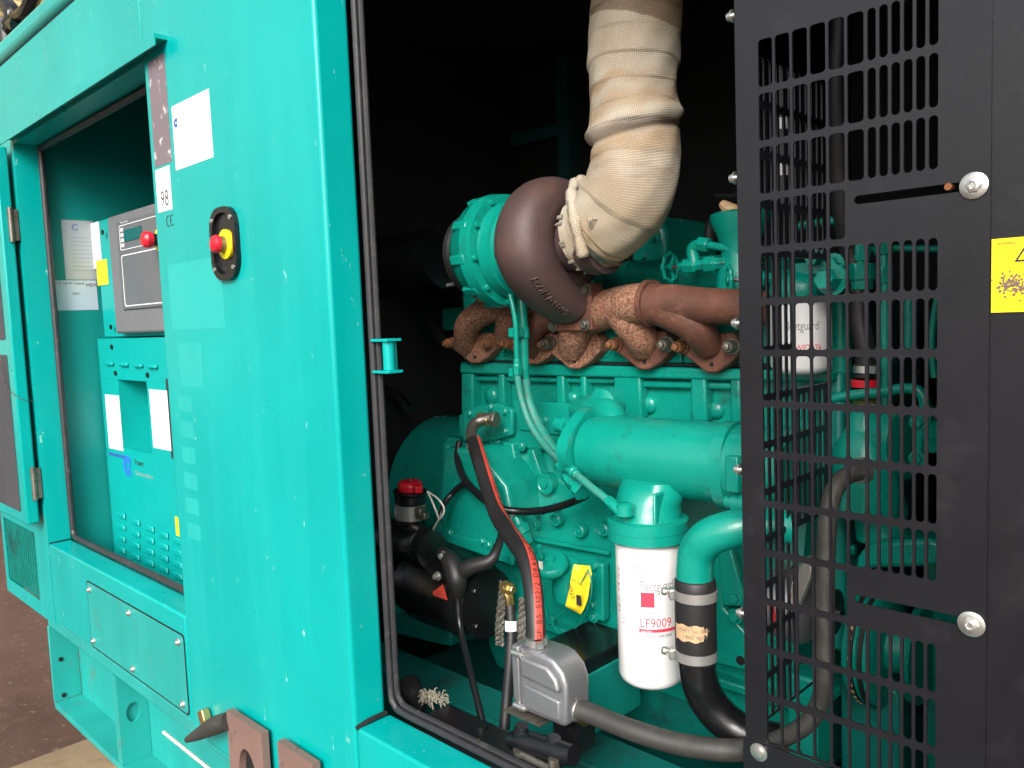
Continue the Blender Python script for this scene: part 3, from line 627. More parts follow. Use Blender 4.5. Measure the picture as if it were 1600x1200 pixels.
# ------------------------------------------------------------------ turbocharger
YT = 1.28
tc_ = P(866, 383, YT); tur = thing('turbocharger', 'turbocharger with brown turbine scroll and teal compressor cover', 'turbocharger', (tc_.x, YT, tc_.z - .13))
SQ = lambda x: math.copysign(abs(x) ** .84, x)
q = MB(); rings = []; N = 44; seg = 24
for k in range(N + 1):
    t = k / N; th = R_(-215 + 315 * t)          # angle in the YZ plane, from the lower far side round over the top
    rt = .034 + .022 * t; Rc = .076 + .018 * t
    c = Vector((tc_.x, YT - Rc * math.sin(th), tc_.z + Rc * math.cos(th))); rad = Vector((0, -math.sin(th), math.cos(th)))
    rings.append([c + rad * (rt * SQ(math.cos(2 * math.pi * j / seg))) + PXX * (.002 + rt * 1.06 * SQ(math.sin(2 * math.pi * j / seg))) for j in range(seg)])
# the neck leaves the near side on a tangent, down and away to the foot flange
fp = P(886, 474, 1.325); ce = sum(rings[-1], Vector()) / seg
NECK = []; th = R_(100); d0 = Vector((0, -math.cos(th), -math.sin(th))); d1 = Vector((.12, .85, -.35)).normalized(); ln = (fp - ce).length
for k in range(1, 11):
    t = k / 10; h00 = 2 * t ** 3 - 3 * t * t + 1; h10 = t ** 3 - 2 * t * t + t; h01 = 1 - h00; h11 = t ** 3 - t * t
    c = ce * h00 + d0 * ln * .9 * h10 + fp * h01 + d1 * ln * .8 * h11
    NECK.append(None); tg = (d0 * (1 - t) + d1 * t).normalized(); rad = PXX.cross(tg).normalized()
    if rad.dot(Vector((0, -1, .0))) < 0: rad = -rad
    w_ = .056 - .004 * t
    NECK[-1] = (c + PXX * .002, rad, w_ * (1 - .12 * t) * 1.06, w_ * (1.05 + .02 * t) * 1.06)
    rings.append([c + rad * (w_ * (1 - .12 * t) * SQ(math.cos(2 * math.pi * j / seg))) + PXX * (.002 + w_ * (1.05 + .02 * t) * SQ(math.sin(2 * math.pi * j / seg))) for j in range(seg)])
q.loft(rings)
sc = q.build('turbine_scroll', 'turbine_iron', tur, smoothang=80)
q = MB(); q.lathe((tc_.x - .06, YT, tc_.z), PXX, [(0, .06), (.02, .066), (.085, .064), (.095, .055)], 32); q.build('turbine_hub', 'turbine_iron', tur)
q = MB(); pa, pb = P(856, 518, 1.322), P(920, 442, 1.322); q.box(pa.x, pb.x + .004, 1.322, 1.366, pa.z, pb.z); fl = q.build('foot_flange', 'manifold_rust', tur, bevel=.004)
for px, py in ((917, 453), (914, 507), (864, 509)):
    q = MB(); q.bolt(P(px, py, 1.3205), NY, .009, .010); q.build('flange_bolt', 'dull_steel', fl)
q = MB(); v, f_ = text_geo('HOLSET ENGLAND'); vw = text_w('HOLSET ENGLAND'); out = []     # cast lettering running down the neck
for a in v:
    tt = (.18 + .62 * a.x / vw) * 9; i = min(8, int(tt)); fr = tt - i; A, B = NECK[i], NECK[i + 1]
    c = A[0].lerp(B[0], fr); rad = A[1].lerp(B[1], fr).normalized(); w1 = A[2] + (B[2] - A[2]) * fr; w2 = A[3] + (B[3] - A[3]) * fr; an = R_(48 - 16 * (a.y / .7)); k = 1.02
    out.append(c + rad * (w1 * k * math.cos(an)) + PXX * (w2 * k * math.sin(an)))
q.add(out, f_); lo_ = q.build('cast_lettering', 'turbine_iron', sc); md = lo_.modifiers.new('thick', 'SOLIDIFY'); md.thickness = .0035; md.offset = 0
# outlet bore and its ring
xo = tc_.x + .056
q = MB(); q.lathe((xo - .02, YT, tc_.z), PXX, [(0, .056), (.02, .056), (.045, .060), (.06, .062), (.063, .068), (.10, .068), (.102, .06)], 36); q.build('outlet_ring', 'turbine_iron', tur)
# compressor side (axis runs along -X)
def cx(px): return P(px, 388, YT).x
NXX = Vector((-1, 0, 0)); r0 = .117
q = MB(); q.lathe((tc_.x - .05, YT, tc_.z), NXX, [(0, .06), (.025, .064), (.028, .088), (.045, .094), (.048, .101), (.072, .104), (.074, .100), (.077, .100), (.079, .121), (.108, .125), (.112, .122), (.135, .118), (.158, .106), (.170, .093), (.174, .07)], 48); cc_ = q.build('compressor_cover', 'engine_teal', tur, smoothang=32)
q = MB(); q.lathe((tc_.x - .218, YT, tc_.z), NXX, [(0, .088), (.004, .093), (.010, .090), (.016, .093), (.022, .090), (.028, .092), (.034, .088), (.038, .080), (.04, .05)], 40); q.build('inlet_hose', 'rubber', tur)
for k in range(10):
    a = R_(36 * k + 10); c = Vector((tc_.x - .129, YT + .112 * math.cos(a), tc_.z + .112 * math.sin(a)))
    q = MB(); q.bolt(c, PXX, .006, .009); q.build('cover_bolt', 'engine_teal', cc_)
    c2 = Vector((tc_.x - .168, YT + .119 * math.cos(a), tc_.z + .119 * math.sin(a))); q = MB(); q.obox(c2, PXX, .045, .022, .012, up=(0, math.cos(a), math.sin(a))); q.build('cover_lug', 'engine_teal', cc_, bevel=.004)
q = MB(); p = P(722, 441, YT - .05); q.tube([p, p + Vector((-.05, 0, -.004))], .004, 8); q.lathe(p, NXX, [(0, .008), (.008, .008)], 6); q.build('clamp_screw', 'steel', tur)

# ------------------------------------------------------------------ lagged exhaust pipe
exh = thing('exhaust_pipe', 'exhaust elbow and riser lagged in woven cream glass tape', 'exhaust pipe', tuple(P(900, 420, YT)))
ctrl = [(910, 370, YT), (924, 365, YT), (943, 353, YT), (963, 330, YT), (982, 298, YT), (992, 255, YT), (992, 205, YT), (989, 150, YT), (990, 90, YT), (993, 30, YT), (997, -40, YT), (1001, -120, YT), (1005, -200, YT)]
cp_ = smooth(path(ctrl), 40); F = frames(cp_)
L_ = [0]
for i in range(1, len(cp_)): L_.append(L_[-1] + (cp_[i] - cp_[i - 1]).length)
rpx = [(0, .070), (.03, .074), (.09, .083), (.16, .084), (.24, .083), (.32, .080), (.40, .083), (.55, .085), (1.2, .085)]
def interp(t, tab):
    for (a, x), (b, y) in zip(tab, tab[1:]):
        if t <= b: return x + (y - x) * max(0, (t - a)) / (b - a)
    return tab[-1][1]
q = MB(); seg = 72; sc_at = []; ABUN = 2.2
ref = [f_[1] for f_ in F]
for i, (p, fr) in enumerate(zip(cp_, F)):
    s = L_[i]
    for j in range(seg + 1):
        a = 2 * math.pi * j / seg
        tilt = .022 * math.sin(a + .8) + .006 * math.sin(2 * a)
        u = (s + tilt) / .043 + .7 * math.sin(s * 11 + 1) + .35 * math.sin(s * 23)
        lap = math.floor(u); saw = u - lap; am = .0010 + .0026 * ((lap * 7 + 3) % 5) / 4
        r = interp(s, rpx) + am * (1 - saw) - am * max(0, 1 - saw / .09) + .0014 * math.sin(4 * a + s * 23 + lap) + .0009 * math.sin(9 * a - s * 70)
        dv = fr[1] * math.cos(a) + fr[2] * math.sin(a); rs2 = dv.dot(Vector((.714, .699, 0)))       # -1 left side, +1 right side of the riser
        sb = s - (L_[240] + .004) - .014 * rs2        # bunched loop of tape, scorched along its lower edge
        r += .0075 * math.exp(-((sb - .006) / .013) ** 2) - .0045 * math.exp(-((sb + .016) / .006) ** 2)
        q.v.append(p + dv * r); q.uv[len(q.v) - 1] = (s * 1.0, a * .083)
        wob = .006 * math.sin(3 * a + 1) + .004 * math.sin(7 * a)
        dk_ = (.62 + .36 * rs2) * math.exp(-((sb + .010 + wob * .4) / .011) ** 2) + .35 * max(0, -rs2) * math.exp(-((sb - .004) / .010) ** 2)
        tn_ = .75 * (.6 - .4 * rs2) * math.exp(-((sb - .082 + wob) / .010) ** 2) + .6 * math.exp(-((sb - .038 + wob) / .022) ** 2) + .7 * math.exp(-((sb + .035 + wob) / .022) ** 2) + .35 * math.exp(-((sb + .11 + wob * 2) / .03) ** 2) + .5 * math.exp(-((s - .05 + wob) / .02) ** 2)
        if s + .016 * rs2 > L_[352]: dk_ += .55; tn_ += .4
        sc_at.append((min(.96, dk_), min(.9, tn_)))
n_ = seg + 1
for i in range(len(cp_) - 1):
    for j in range(seg): q.f.append((i * n_ + j, i * n_ + j + 1, (i + 1) * n_ + j + 1, (i + 1) * n_ + j))
wo = q.build('lagging', 'wrap', exh, smoothang=70)
ul = wo.data.uv_layers.new(name='stain')          # heat stains of the tape, kept with its own coordinates
for l_ in wo.data.loops: ul.data[l_.index].uv = sc_at[l_.vertex_index]
# frayed end collar, strap and turned-up tape end
i0 = next(i for i, s in enumerate(L_) if s > .045)
def hoop(s0, r, w, nm, mt, tilt=0, thick=.002):
    i = next(i for i, s in enumerate(L_) if s > s0); t, a, b = F[i]; c = cp_[i]; q = MB(); rg = []
    for k in range(49):
        an = 2 * math.pi * k / 48; d = a * math.cos(an) + b * math.sin(an); o = t * (tilt * math.sin(an + 1))
        rg.append([c + d * r + o - t * w / 2, c + d * (r + thick) + o - t * w / 2, c + d * (r + thick) + o + t * w / 2, c + d * r + o + t * w / 2])
    q.loft(rg, False); return q.build(nm, mt, exh)
hoop(.052, .0815, .010, 'strap', 'dull_steel', .006)
fr_ = MB(); t, a, b = F[2]; c = cp_[0]
for k in range(14):
    an = random.uniform(0, 2 * math.pi); d = a * math.cos(an) + b * math.sin(an); r = .073
    fr_.tube([c + d * r + t * .010, c + d * (r + .001) - t * random.uniform(.0, .002), c + d * (r + random.uniform(-.001, .004)) - t * random.uniform(.002, .007)], [.004, .003, .0008], 5, n=2)
o = fr_.build('frayed_end', 'rope', exh); o['kind'] = 'stuff'
q = MB(); tp = smooth(path([(912, 402, YT - .072), (899, 350, YT - .084), (893, 305, YT - .055), (900, 285, YT - .03), (911, 284, YT - .03), (915, 300, YT - .05), (919, 330, YT - .06), (928, 350, YT - .08)]), 8)
q.tube(tp, [.0105 + .0018 * math.sin(k * .9) + .001 * math.sin(k * 2.3) for k in range(len(tp))], 14, sub=False)
for k in range(len(q.v)): q.uv[k] = ((k // 14) * .006, (k % 14) * .0048)
q.build('tape_end', 'wrap', exh, smoothang=80)
# ------------------------------------------------------------------ oil cooler, filter head and oil filter
YO = 1.25
oc = thing('oil_cooler', 'horizontal teal oil cooler cylinder carrying the white filter', 'oil cooler', tuple(P(1020, 820, 1.2)))
p0 = P(930, 702, YO); rr = mr(59, P(1010, 710, YO))
q = MB(); q.lathe(p0, PXX, [(0, rr * .93), (.02, rr * .98), (.06, rr), (.40, rr * 1.0), (.42, rr * .97)], 40); q.build('barrel', 'engine_teal', oc, smoothang=50)
q = MB(); q.prism([(p0.x, 0)] * 0 + [(0, 0), (1, 0), (0, 1)], 0, 1) if False else None
# end cover: wavy outline plate square to the axis
lp = []
for k in range(48):
    a = 2 * math.pi * k / 48; r = rr * (1.10 + .07 * math.cos(4 * a + .4)); lp.append((YO + r * math.cos(a), p0.z + r * math.sin(a)))
q = MB(); plate_x(q, [lp], p0.x - .030, p0.x - .004); q.build('end_cover', 'engine_teal', oc, bevel=.006, seg=3)
q = MB(); q.lathe((p0.x - .03, YO, p0.z), NXX, [(0, rr * .9), (.012, rr * .7), (.016, rr * .3), (.017, 0)], 32); q.build('end_cap', 'engine_teal', oc, smoothang=60)
for k in range(6):
    a = R_(60 * k + 20); q = MB(); q.bolt((p0.x - .031, YO + rr * 1.05 * math.cos(a), p0.z + rr * 1.05 * math.sin(a)), NXX, .007, .008); q.build('cover_bolt', 'engine_teal', oc)
# boss and pipe above the end cover
q = MB(); q.tube(path([(905, 640, 1.33), (930, 640, 1.30), (952, 645, 1.28), (962, 665, 1.26), (966, 690, 1.25)]), [.026, .032, .03, .025, .022], 18); q.build('inlet_neck', 'engine_teal', oc, smoothang=60)
q = MB(); c = P(945, 632, 1.29); q.lathe(c + Vector((0, .02, 0)), NY, [(0, .035), (.03, .033), (.036, .02), (.037, 0)], 22); q.build('boss', 'engine_teal', oc, smoothang=60)
q = MB(); c = P(882, 664, 1.36); q.lathe(c, PXX, [(-.02, .018), (.005, .018), (.006, .022), (.018, .022), (.019, .019), (.06, .019)], 18); q.build('union', 'engine_teal', oc)
q = MB(); c = P(904, 660, 1.345); q.lathe(c, PXX, [(-.003, .0225), (.005, .0225)], 20); q.build('hose_clip', 'print_blue', oc)
q = MB(); c = P(968, 634, 1.33); q.bolt(c, NY, .010, .010); q.build('bolt', 'engine_teal', oc)
# right-hand end bracket at the guard
xq = P(1140, 720, YO).x
lp = [(YO + rr * (1.06 + .06 * math.cos(3 * a_)) * math.cos(a_), p0.z + rr * (1.06 + .06 * math.cos(3 * a_)) * math.sin(a_)) for a_ in [2 * math.pi * k / 40 for k in range(40)]]
q = MB(); plate_x(q, [lp], xq, xq + .022); q.build('rear_flange', 'engine_teal', oc, bevel=.005)
q = MB(); c = P(1147, 738, 1.19); q.box(c.x - .006, c.x + .018, 1.17, 1.20, c.z - .03, c.z + .03); q.build('clip_bracket', 'engine_teal', oc, bevel=.003)
q = MB(); c = P(1136, 783, 1.2); q.lathe(c, PXX, [(0, .012), (.015, .012), (.016, .02), (.06, .02)], 16); q.build('drain_boss', 'engine_teal', oc)
# saddle, neck and filter head plate
YFIL = 1.195
fc = P(1012, 822, YFIL); rf = mr(60, fc)
zt_ = p0.z - rr * .5
q = MB(); ax_ = Vector((fc.x, YFIL, 0)); rgs = []
for k, (z, w, dx, dy) in enumerate(((zt_, .062, 0, .03), (zt_ - .02, .064, 0, .02), (fc.z + .045, .060, 0, .004), (fc.z + .022, .061, 0, 0), (fc.z + .016, .066, 0, 0))):
    rgs.append([(fc.x + dx + w * math.cos(2 * math.pi * j / 32), YFIL + dy + w * math.sin(2 * math.pi * j / 32), z) for j in range(32)])
q.loft(rgs); q.build('filter_neck', 'engine_teal', oc, smoothang=60)
q = MB(); q.lathe((fc.x, YFIL, fc.z - .022), PZ, [(0, .070), (.003, .0735), (.018, .0735), (.0185, .072), (.020, .072), (.0205, .0735), (.038, .0735), (.041, .069)], 44); q.build('head_plate', 'engine_teal', oc)
q = MB(); c = P(976, 800, 1.125); q.lathe(c, PZ, [(-.005, .017), (.012, .016), (.016, .010)], 18); q.build('port_boss', 'engine_teal', oc)
q = MB(); q.box(fc.x + .042, fc.x + .049, YFIL - .045, YFIL + .03, fc.z + .016, zt_ - .01); q.build('web', 'engine_teal', oc, bevel=.004)

fil = thing('oil_filter', 'tall white spin-on oil filter lettered LF9009 hanging under the cooler', 'oil filter', (fc.x, YFIL, fc.z - .30))
rF = .0595; zb = P(1003, 1055, YFIL).z - .004; ztop = fc.z - .0225
q = MB(); q.lathe((fc.x, YFIL, zb), PZ, [(0, rF * .55), (.004, rF * .8), (.012, rF * .95), (.022, rF), (ztop - zb, rF)], 56); q.build('canister', 'filter_white', fil, smoothang=60)
q = MB(); q.lathe((fc.x, YFIL, ztop - .002), PZ, [(0, rF * 1.015), (.0018, rF * 1.015)], 48); q.build('gasket', 'black_plastic', fil)
fz = lambda py: P(1010, py, YFIL - rF * .9).z
camang = math.degrees(math.atan2(-fc.x, YFIL))     # the printed side faces the doorway
def ft(body, ang, py, h, mt, w=None, vertical=False, nm='lettering'):
    q = MB(); text_cyl(q, body, Vector((fc.x, YFIL, 0)), rF + .0004, ang, fz(py), h, w, vertical); return q.build(nm, mt, fil)
def fpatch(a0, a1, py0, py1, mt, nm='print_patch', dr=.0003):
    q = MB(); rg = []
    for k in range(13):
        a = R_(a0 + (a1 - a0) * k / 12); rg.append(((fc.x + (rF + dr) * math.sin(a), YFIL - (rF + dr) * math.cos(a))))
    vs = [(x, y, fz(py0)) for x, y in rg] + [(x, y, fz(py1)) for x, y in rg]
    q.add(vs, [(k, k + 13, k + 14, k + 1) for k in range(12)]); return q.build(nm, mt, fil)
A0 = camang - 16
ft('C', A0 - 13, 893, .008, 'print_black'); ft('D', A0 - 4, 893, .008, 'print_black', nm='mark'); ft('mm TEST', A0 + 5, 889, .003, 'print_grey', w=.016); ft('600 PSI', A0 + 5, 894, .003, 'print_grey', w=.016)
ft('Fleetguard', A0, 925, .019, 'print_grey', w=.062)
fpatch(A0 + 1, A0 + 24, 927, 950, 'print_red')
ft('LF9009', A0 - 2, 981, .016, 'print_red', w=.058)
fpatch(A0 - 3, A0 + 66, 984, 989, 'print_red'); q = ft('Lube Filter', A0, 988.5, .0035, 'sticker_white', w=.02)
for v in q.data.vertices: pass
ft('Cummins 3401544', A0 - 2, 997, .0055, 'print_black', w=.058)
ft('13.7. 14 hrs', A0 - 44, 970, .013, 'print_grey', w=.085, vertical=True)
ft('Warranty', A0 - 40, 975, .003, 'print_grey', w=.016); ft('Manufactured by Fleet', A0 - 42, 983, .003, 'print_grey', w=.036)

# ------------------------------------------------------------------ coolant elbow, rubber sleeve, clamps, lower pipe
YW = 1.09
wp = thing('coolant_pipe', 'teal coolant elbow joined by black rubber sleeve to a black pipe', 'coolant pipe', tuple(P(1090, 1100, YW)))
pl = path([(1230, 822, YW + .06), (1180, 823, YW + .03), (1140, 828, YW + .01), (1108, 840, YW), (1090, 862, YW), (1085, 890, YW), (1086, 925, YW)])
q = MB(); q.tube(pl, mr(29, pl[4]), 28, n=8); q.build('elbow', 'engine_teal', wp, smoothang=70)
a_, b_2 = P(1086, 903, YW), P(1088, 1032, YW); rs_ = mr(32, a_)
q = MB(); q.lathe(b_2, a_ - b_2, [(0, rs_ * .95), (.003, rs_), (.018, rs_ * 1.02), (.06, rs_ * 1.0), ((a_ - b_2).length - .018, rs_ * 1.02), ((a_ - b_2).length - .003, rs_), ((a_ - b_2).length, rs_ * .93)], 32); sl = q.build('rubber_sleeve', 'rubber', wp, smoothang=60)
for py in (927, 1020):
    c = P(1087, py, YW); q = MB(); q.lathe(c - PZ * .008, PZ, [(0, rs_ * 1.03), (0.0005, rs_ * 1.055), (.0155, rs_ * 1.055), (.016, rs_ * 1.03)], 36); cl = q.build('hose_clamp', 'steel', wp)
    h = P(1052, py, YW - .012); q = MB(); q.obox(h, (0.7, -.7, 0), .018, .016, .018); q.lathe(h + Vector((-.012, .0, -.0)), (-.6, -.6, .2), [(0, .007), (.008, .007), (.009, .004)], 8); q.build('clamp_screw', 'zinc', cl, bevel=.002)
# tan label round the sleeve
q = MB(); cA = R_(math.degrees(math.atan2(-a_.x, YW))); c = P(1086, 978, YW); vs = []
for k in range(15):
    a = cA - 1.05 + 1.75 * k / 14; x, y = c.x + (rs_ + .0012) * math.sin(a), YW - (rs_ + .0012) * math.cos(a); dz = .0015 * math.sin(k * 1.3); vs += [(x, y, c.z - .014 + dz), (x, y, c.z + .012 - dz)]
q.add(vs, [(2 * k, 2 * k + 2, 2 * k + 3, 2 * k + 1) for k in range(14)]); lb = q.build('paper_label', 'tan_label', wp)
q = MB(); text_cyl(q, 'PART No 3026', c, rs_ + .0016, math.degrees(cA) - 45, c.z + .001, .0055, .05); text_cyl(q, '1986 4003', c, rs_ + .0016, math.degrees(cA) - 35, c.z - .009, .0055, .04); q.build('lettering', 'rust_primer', lb)
pl = path([(1088, 1020, YW), (1092, 1060, YW), (1108, 1098, YW + .01), (1135, 1128, YW + .02), (1168, 1148, YW + .03), (1215, 1160, YW + .05)])
q = MB(); q.tube(pl, mr(29, pl[1]), 24, n=8); q.build('lower_pipe', 'black_paint', wp, smoothang=70)

# teal bracket and bolts behind the sleeve
bk = thing('support_bracket', 'slanted teal bracket with bolts behind the coolant sleeve', 'bracket', tuple(P(1140, 1020, 1.33)))
q = MB(); q.pxprism([(1122, 856), (1140, 852), (1162, 930), (1160, 948), (1128, 946)], 1.31, 1.325); q.build('arm', 'engine_teal', bk, bevel=.003)
q = MB(); q.pxprism([(1112, 860), (1128, 850), (1130, 950), (1175, 1000), (1175, 1050), (1112, 1036)], 1.326, 1.37); q.build('plate', 'engine_teal', bk, bevel=.004)
bolts([(1149, 934), (1149, 963)], 1.31, .010, .010, par=bk); bolts([(1157, 1032)], 1.325, .006, .002, 'hole_shade', par=bk, nm='drilling')

# ------------------------------------------------------------------ drain hose with red stripe, elbow
YH = 1.10
hz = thing('striped_hose', 'black rubber hose with red printed stripe into the grey box', 'hose', tuple(P(838, 1010, .99)))
hp = [(740, 690, 1.27), (748, 715, 1.24), (762, 760, 1.19), (778, 805, 1.14), (800, 840, 1.09), (822, 872, 1.05), (832, 915, 1.02), (836, 960, 1.0), (838, 1012, .985)]
hpts = path(hp); hr = mr(15, hpts[5]); q = MB(); q.tube(hpts, hr, 18, n=8); q.build('hose', 'rubber', hz, smoothang=70)
sp_ = smooth(hpts, 8); Fh = frames(sp_)
q = MB(); rows = []; fr2 = []
for k, (p, f_) in enumerate(zip(sp_, Fh)):
    t_ = f_[0]; tocam = (Vector((0, 0, CAMH)) - p).normalized(); w0 = k / len(sp_); n = Vector((.985 - .10 * w0, -.17 - .36 * w0, 0)); n = (n - t_ * n.dot(t_)).normalized(); b = t_.cross(n)
    fr2.append((p, t_, n, b)); rows.append([p + (n * math.cos(a) + b * math.sin(a)) * (hr + .0006) for a in (-.40, -.2, 0, .2, .40)])
for k in range(len(rows) - 1):
    q.add(rows[k] + rows[k + 1], [(j, j + 1, j + 6, j + 5) for j in range(4)])
st = q.build('stripe', 'hose_red', hz, smoothang=70)
# printed letters along the stripe, reading upwards
L2 = [0]
for i in range(1, len(sp_)): L2.append(L2[-1] + (sp_[i] - sp_[i - 1]).length)
tot = L2[-1]; txt = 'GP BS 5122/2 DRAGON GP BS 5122/2 DRAGON GP BS 5122/2'; s_ = tot - .012; q = MB(); kk = .010 / .7
for ch in txt:
    wch = (text_w(ch) if ch != ' ' else .35) * kk + .0016
    if s_ - wch < .02: break
    if ch != ' ':
        i = max(1, next((i for i, L in enumerate(L2) if L >= s_), len(L2) - 1)); p, t_, n, b = fr2[i]; p = sp_[i - 1] + (sp_[i] - sp_[i - 1]) * ((s_ - L2[i - 1]) / max(1e-6, L2[i] - L2[i - 1]))
        up = n.cross(-t_); v, f_ = text_geo(ch); o = p + n * (hr + .0012) - up * .005
        q.add([o - t_ * (a.x * kk) + up * (a.y * kk) for a in v], f_)
    s_ -= wch
q.build('lettering', 'rubber', st)
c = P(741, 694, 1.268); q = MB(); q.lathe(c, (hpts[1] - hpts[0]), [(0, hr * 1.06), (.020, hr * 1.06)], 20); q.build('ferrule', 'steel', hz)
q = MB(); q.tube(path([(778, 652, 1.345), (758, 655, 1.33), (742, 662, 1.31), (736, 678, 1.285), (740, 694, 1.268)]), .0135, 14, n=6); q.build('elbow', 'dull_steel', hz, smoothang=70)
for t_, r_ in ((752, .019), (762, .017), (773, .020)):
    c = P(t_, 655.5, 1.335); q = MB(); q.lathe(c, (1, .25, 0), [(-.006, r_), (.006, r_)], 6); q.build('elbow_nut', 'brass' if t_ < 770 else 'dull_steel', hz, bevel=.002)

# ------------------------------------------------------------------ grey cast float box
gb = thing('oil_level_regulator', 'grey cast aluminium oil level box between two hoses', 'regulator', tuple(P(840, 1120, .98)))
YG = .965
a_ = P(806, 1022, YG); b_2 = P(886, 1118, YG)
xa_, xb_ = P(812, 1060, YG).x, P(884, 1060, YG).x; z1_, z0_ = P(830, 1018, YG).z, P(830, 1116, YG).z
body = [(xa_, z0_), (xb_ - .008, z0_), (xb_, z0_ + .01), (xb_, z1_ - .04), (xb_ - .008, z1_ - .02), (xb_ - .028, z1_ - .003), (xb_ - .045, z1_), (xa_, z1_)]
q = MB(); q.prism(body, YG, YG + .062); q.build('body', 'cast_aluminium', gb, bevel=.007, seg=4)
zm = (z0_ + z1_) / 2
q = MB(); q.prism([(xa_ + .01, zm + .010), (xb_ - .010, zm + .004), (xb_ - .010, z1_ - .046), (xb_ - .016, z1_ - .03), (xb_ - .035, z1_ - .014), (xa_ + .01, z1_ - .012)], YG - .009, YG + .002); q.build('raised_panel', 'cast_aluminium', gb, bevel=.006, seg=3)
q = MB(); q.prism([(xa_ + .012, z0_ + .01), (xb_ - .012, z0_ + .010), (xb_ - .012, zm - .010), (xa_ + .012, zm - .004)], YG - .006, YG + .002); q.build('raised_panel', 'cast_aluminium', gb, bevel=.005, seg=3)
q = MB(); q.box(xa_ - .026, xa_ - .0005, YG + .004, YG + .058, z0_ + .004, z1_ - .002); q.build('cover', 'cast_aluminium', gb, bevel=.008, seg=3)
q = MB(); q.box(xa_ - .004, xa_ + .002, YG - .004, YG + .064, z0_ - .002, z1_ + .002); q.build('joint_flange', 'cast_aluminium', gb, bevel=.002)
for z in (z0_ + .008, z1_ - .010):
    q = MB(); q.lathe((xa_ - .008, YG - .004, z), PXX, [(-.002, .006), (.02, .006), (.0205, .0045), (.026, .004)], 12); q.build('screw', 'zinc', gb)
c = hpts[-1]; q = MB(); q.lathe((c.x, c.y, z1_ - .003), PZ, [(0, .024), (.006, .024), (.007, .017), (.02, .016)], 20); q.build('inlet_boss', 'cast_aluminium', gb)
q = MB(); q.lathe((c.x, c.y, z1_ + .006), PZ, [(0, hr * 1.08), (.0006, hr * 1.13), (.011, hr * 1.13), (.0115, hr * 1.08)], 24); q.obox((c.x + hr * .9, c.y - hr * .6, z1_ + .0115), (1, -.5, 0), .014, .012, .012); q.build('hose_clamp', 'zinc', gb)
c = P(815, 1014, .985); q = MB(); q.lathe(c - PZ * .006, PZ, [(0, .016), (.005, .016), (.007, .014)], 20); q.build('filler_plug', 'zinc', gb)
q = MB(); p = P(796, 1116, YG); p2 = P(858, 1128, YG); q.box(xa_ - .03, xa_ + .055, YG - .012, YG + .055, z0_ - .008, z0_ - .005); q.build('tin_bracket', 'dull_steel', gb)
q = MB(); q.box(xb_ - .05, xb_ + .006, YG + .02, YG + .064, z0_ - .05, z0_ - .0085); q.build('bracket_leg', 'black_paint', gb)
# outgoing hose
oh = thing('drain_hose', 'grey ribbed rubber hose leaving the grey box along the floor', 'hose', tuple(P(1000, 1160, 1.0)))
pl = path([(872, 1096, YG + .03), (892, 1104, YG + .03), (930, 1118, YG + .04), (985, 1140, YG + .05), (1050, 1160, YG + .07), (1110, 1170, YG + .09), (1165, 1172, YG + .12), (1230, 1165, YG + .16)])
q = MB(); q.tube(pl[1:], mr(16, pl[2]), 16, n=8); q.build('hose', 'rubber_grey', oh, smoothang=70)
q = MB(); q.lathe(pl[0], pl[1] - pl[0], [(0, .012), (.03, .012)], 16); q.build('spigot', 'cast_aluminium', oh)
q = MB(); dd = (pl[2] - pl[1]).normalized(); q.lathe(pl[1] + dd * .004, dd, [(0, .019), (.0005, .0205), (.011, .0205), (.0115, .019)], 22); q.obox(pl[1] + dd * .01 + Vector((0, -.004, .021)), (1, .2, 0), .014, .012, .010); q.build('hose_clamp', 'zinc', oh)

# ------------------------------------------------------------------ starter motor
YSM = 1.20
stt = thing('starter_motor', 'black starter motor and solenoid below the flywheel housing', 'starter motor', tuple(P(720, 1000, YSM)))
a_ = P(608, 862, YSM); b_2 = P(700, 868, YSM); q = MB(); ln = (b_2 - a_).length
r_ = mr(31, a_); q.lathe((a_.x - .02, YSM, b_2.z + .004), PXX, [(0, r_), (.12, r_), (.125, r_ * 1.04), (.165, r_ * 1.04), (.17, r_ * .95), (.19, r_ * .9), (.195, r_ * .5)], 28); q.build('solenoid', 'black_paint', stt)
c = P(715, 928, YSM + .03); rm = mr(58, c); xs = P(640, 900, YSM + .03).x
q = MB(); q.lathe((xs, YSM + .03, c.z), PXX, [(-.05, rm * .5), (0, rm * .62), (.03, rm * .9), (.07, rm * .92), (.075, rm), (.22, rm), (.225, rm * 1.03), (.25, rm * 1.03), (.262, rm * .94), (.285, rm * .9), (.288, rm * .4)], 36); mo = q.build('motor', 'black_paint', stt)
q = MB(); q.lathe((xs + .232, YSM + .03, c.z), PXX, [(0, rm * 1.045), (.010, rm * 1.045)], 36); q.build('end_band', 'steel', stt) if False else None
e = Vector((xs + .288, YSM + .03, c.z))
for k in range(4):
    a = R_(90 * k + 45); q = MB(); q.bolt(e + Vector((-.003, rm * .65 * math.cos(a), rm * .65 * math.sin(a))), PXX, .007, .007); q.build('through_bolt', 'black_paint', mo)
p = P(612, 925, YSM - .02); q = MB(); q.pxprism([(606, 905), (622, 890), (630, 930), (622, 960), (606, 955)], YSM - .03, YSM + .03); q.build('nose_flange', 'engine_teal', stt, bevel=.004)
q = MB(); q.bolt(P(620, 921, YSM - .03), NY, .012, .012); q.build('mount_bolt', 'black_paint', stt)
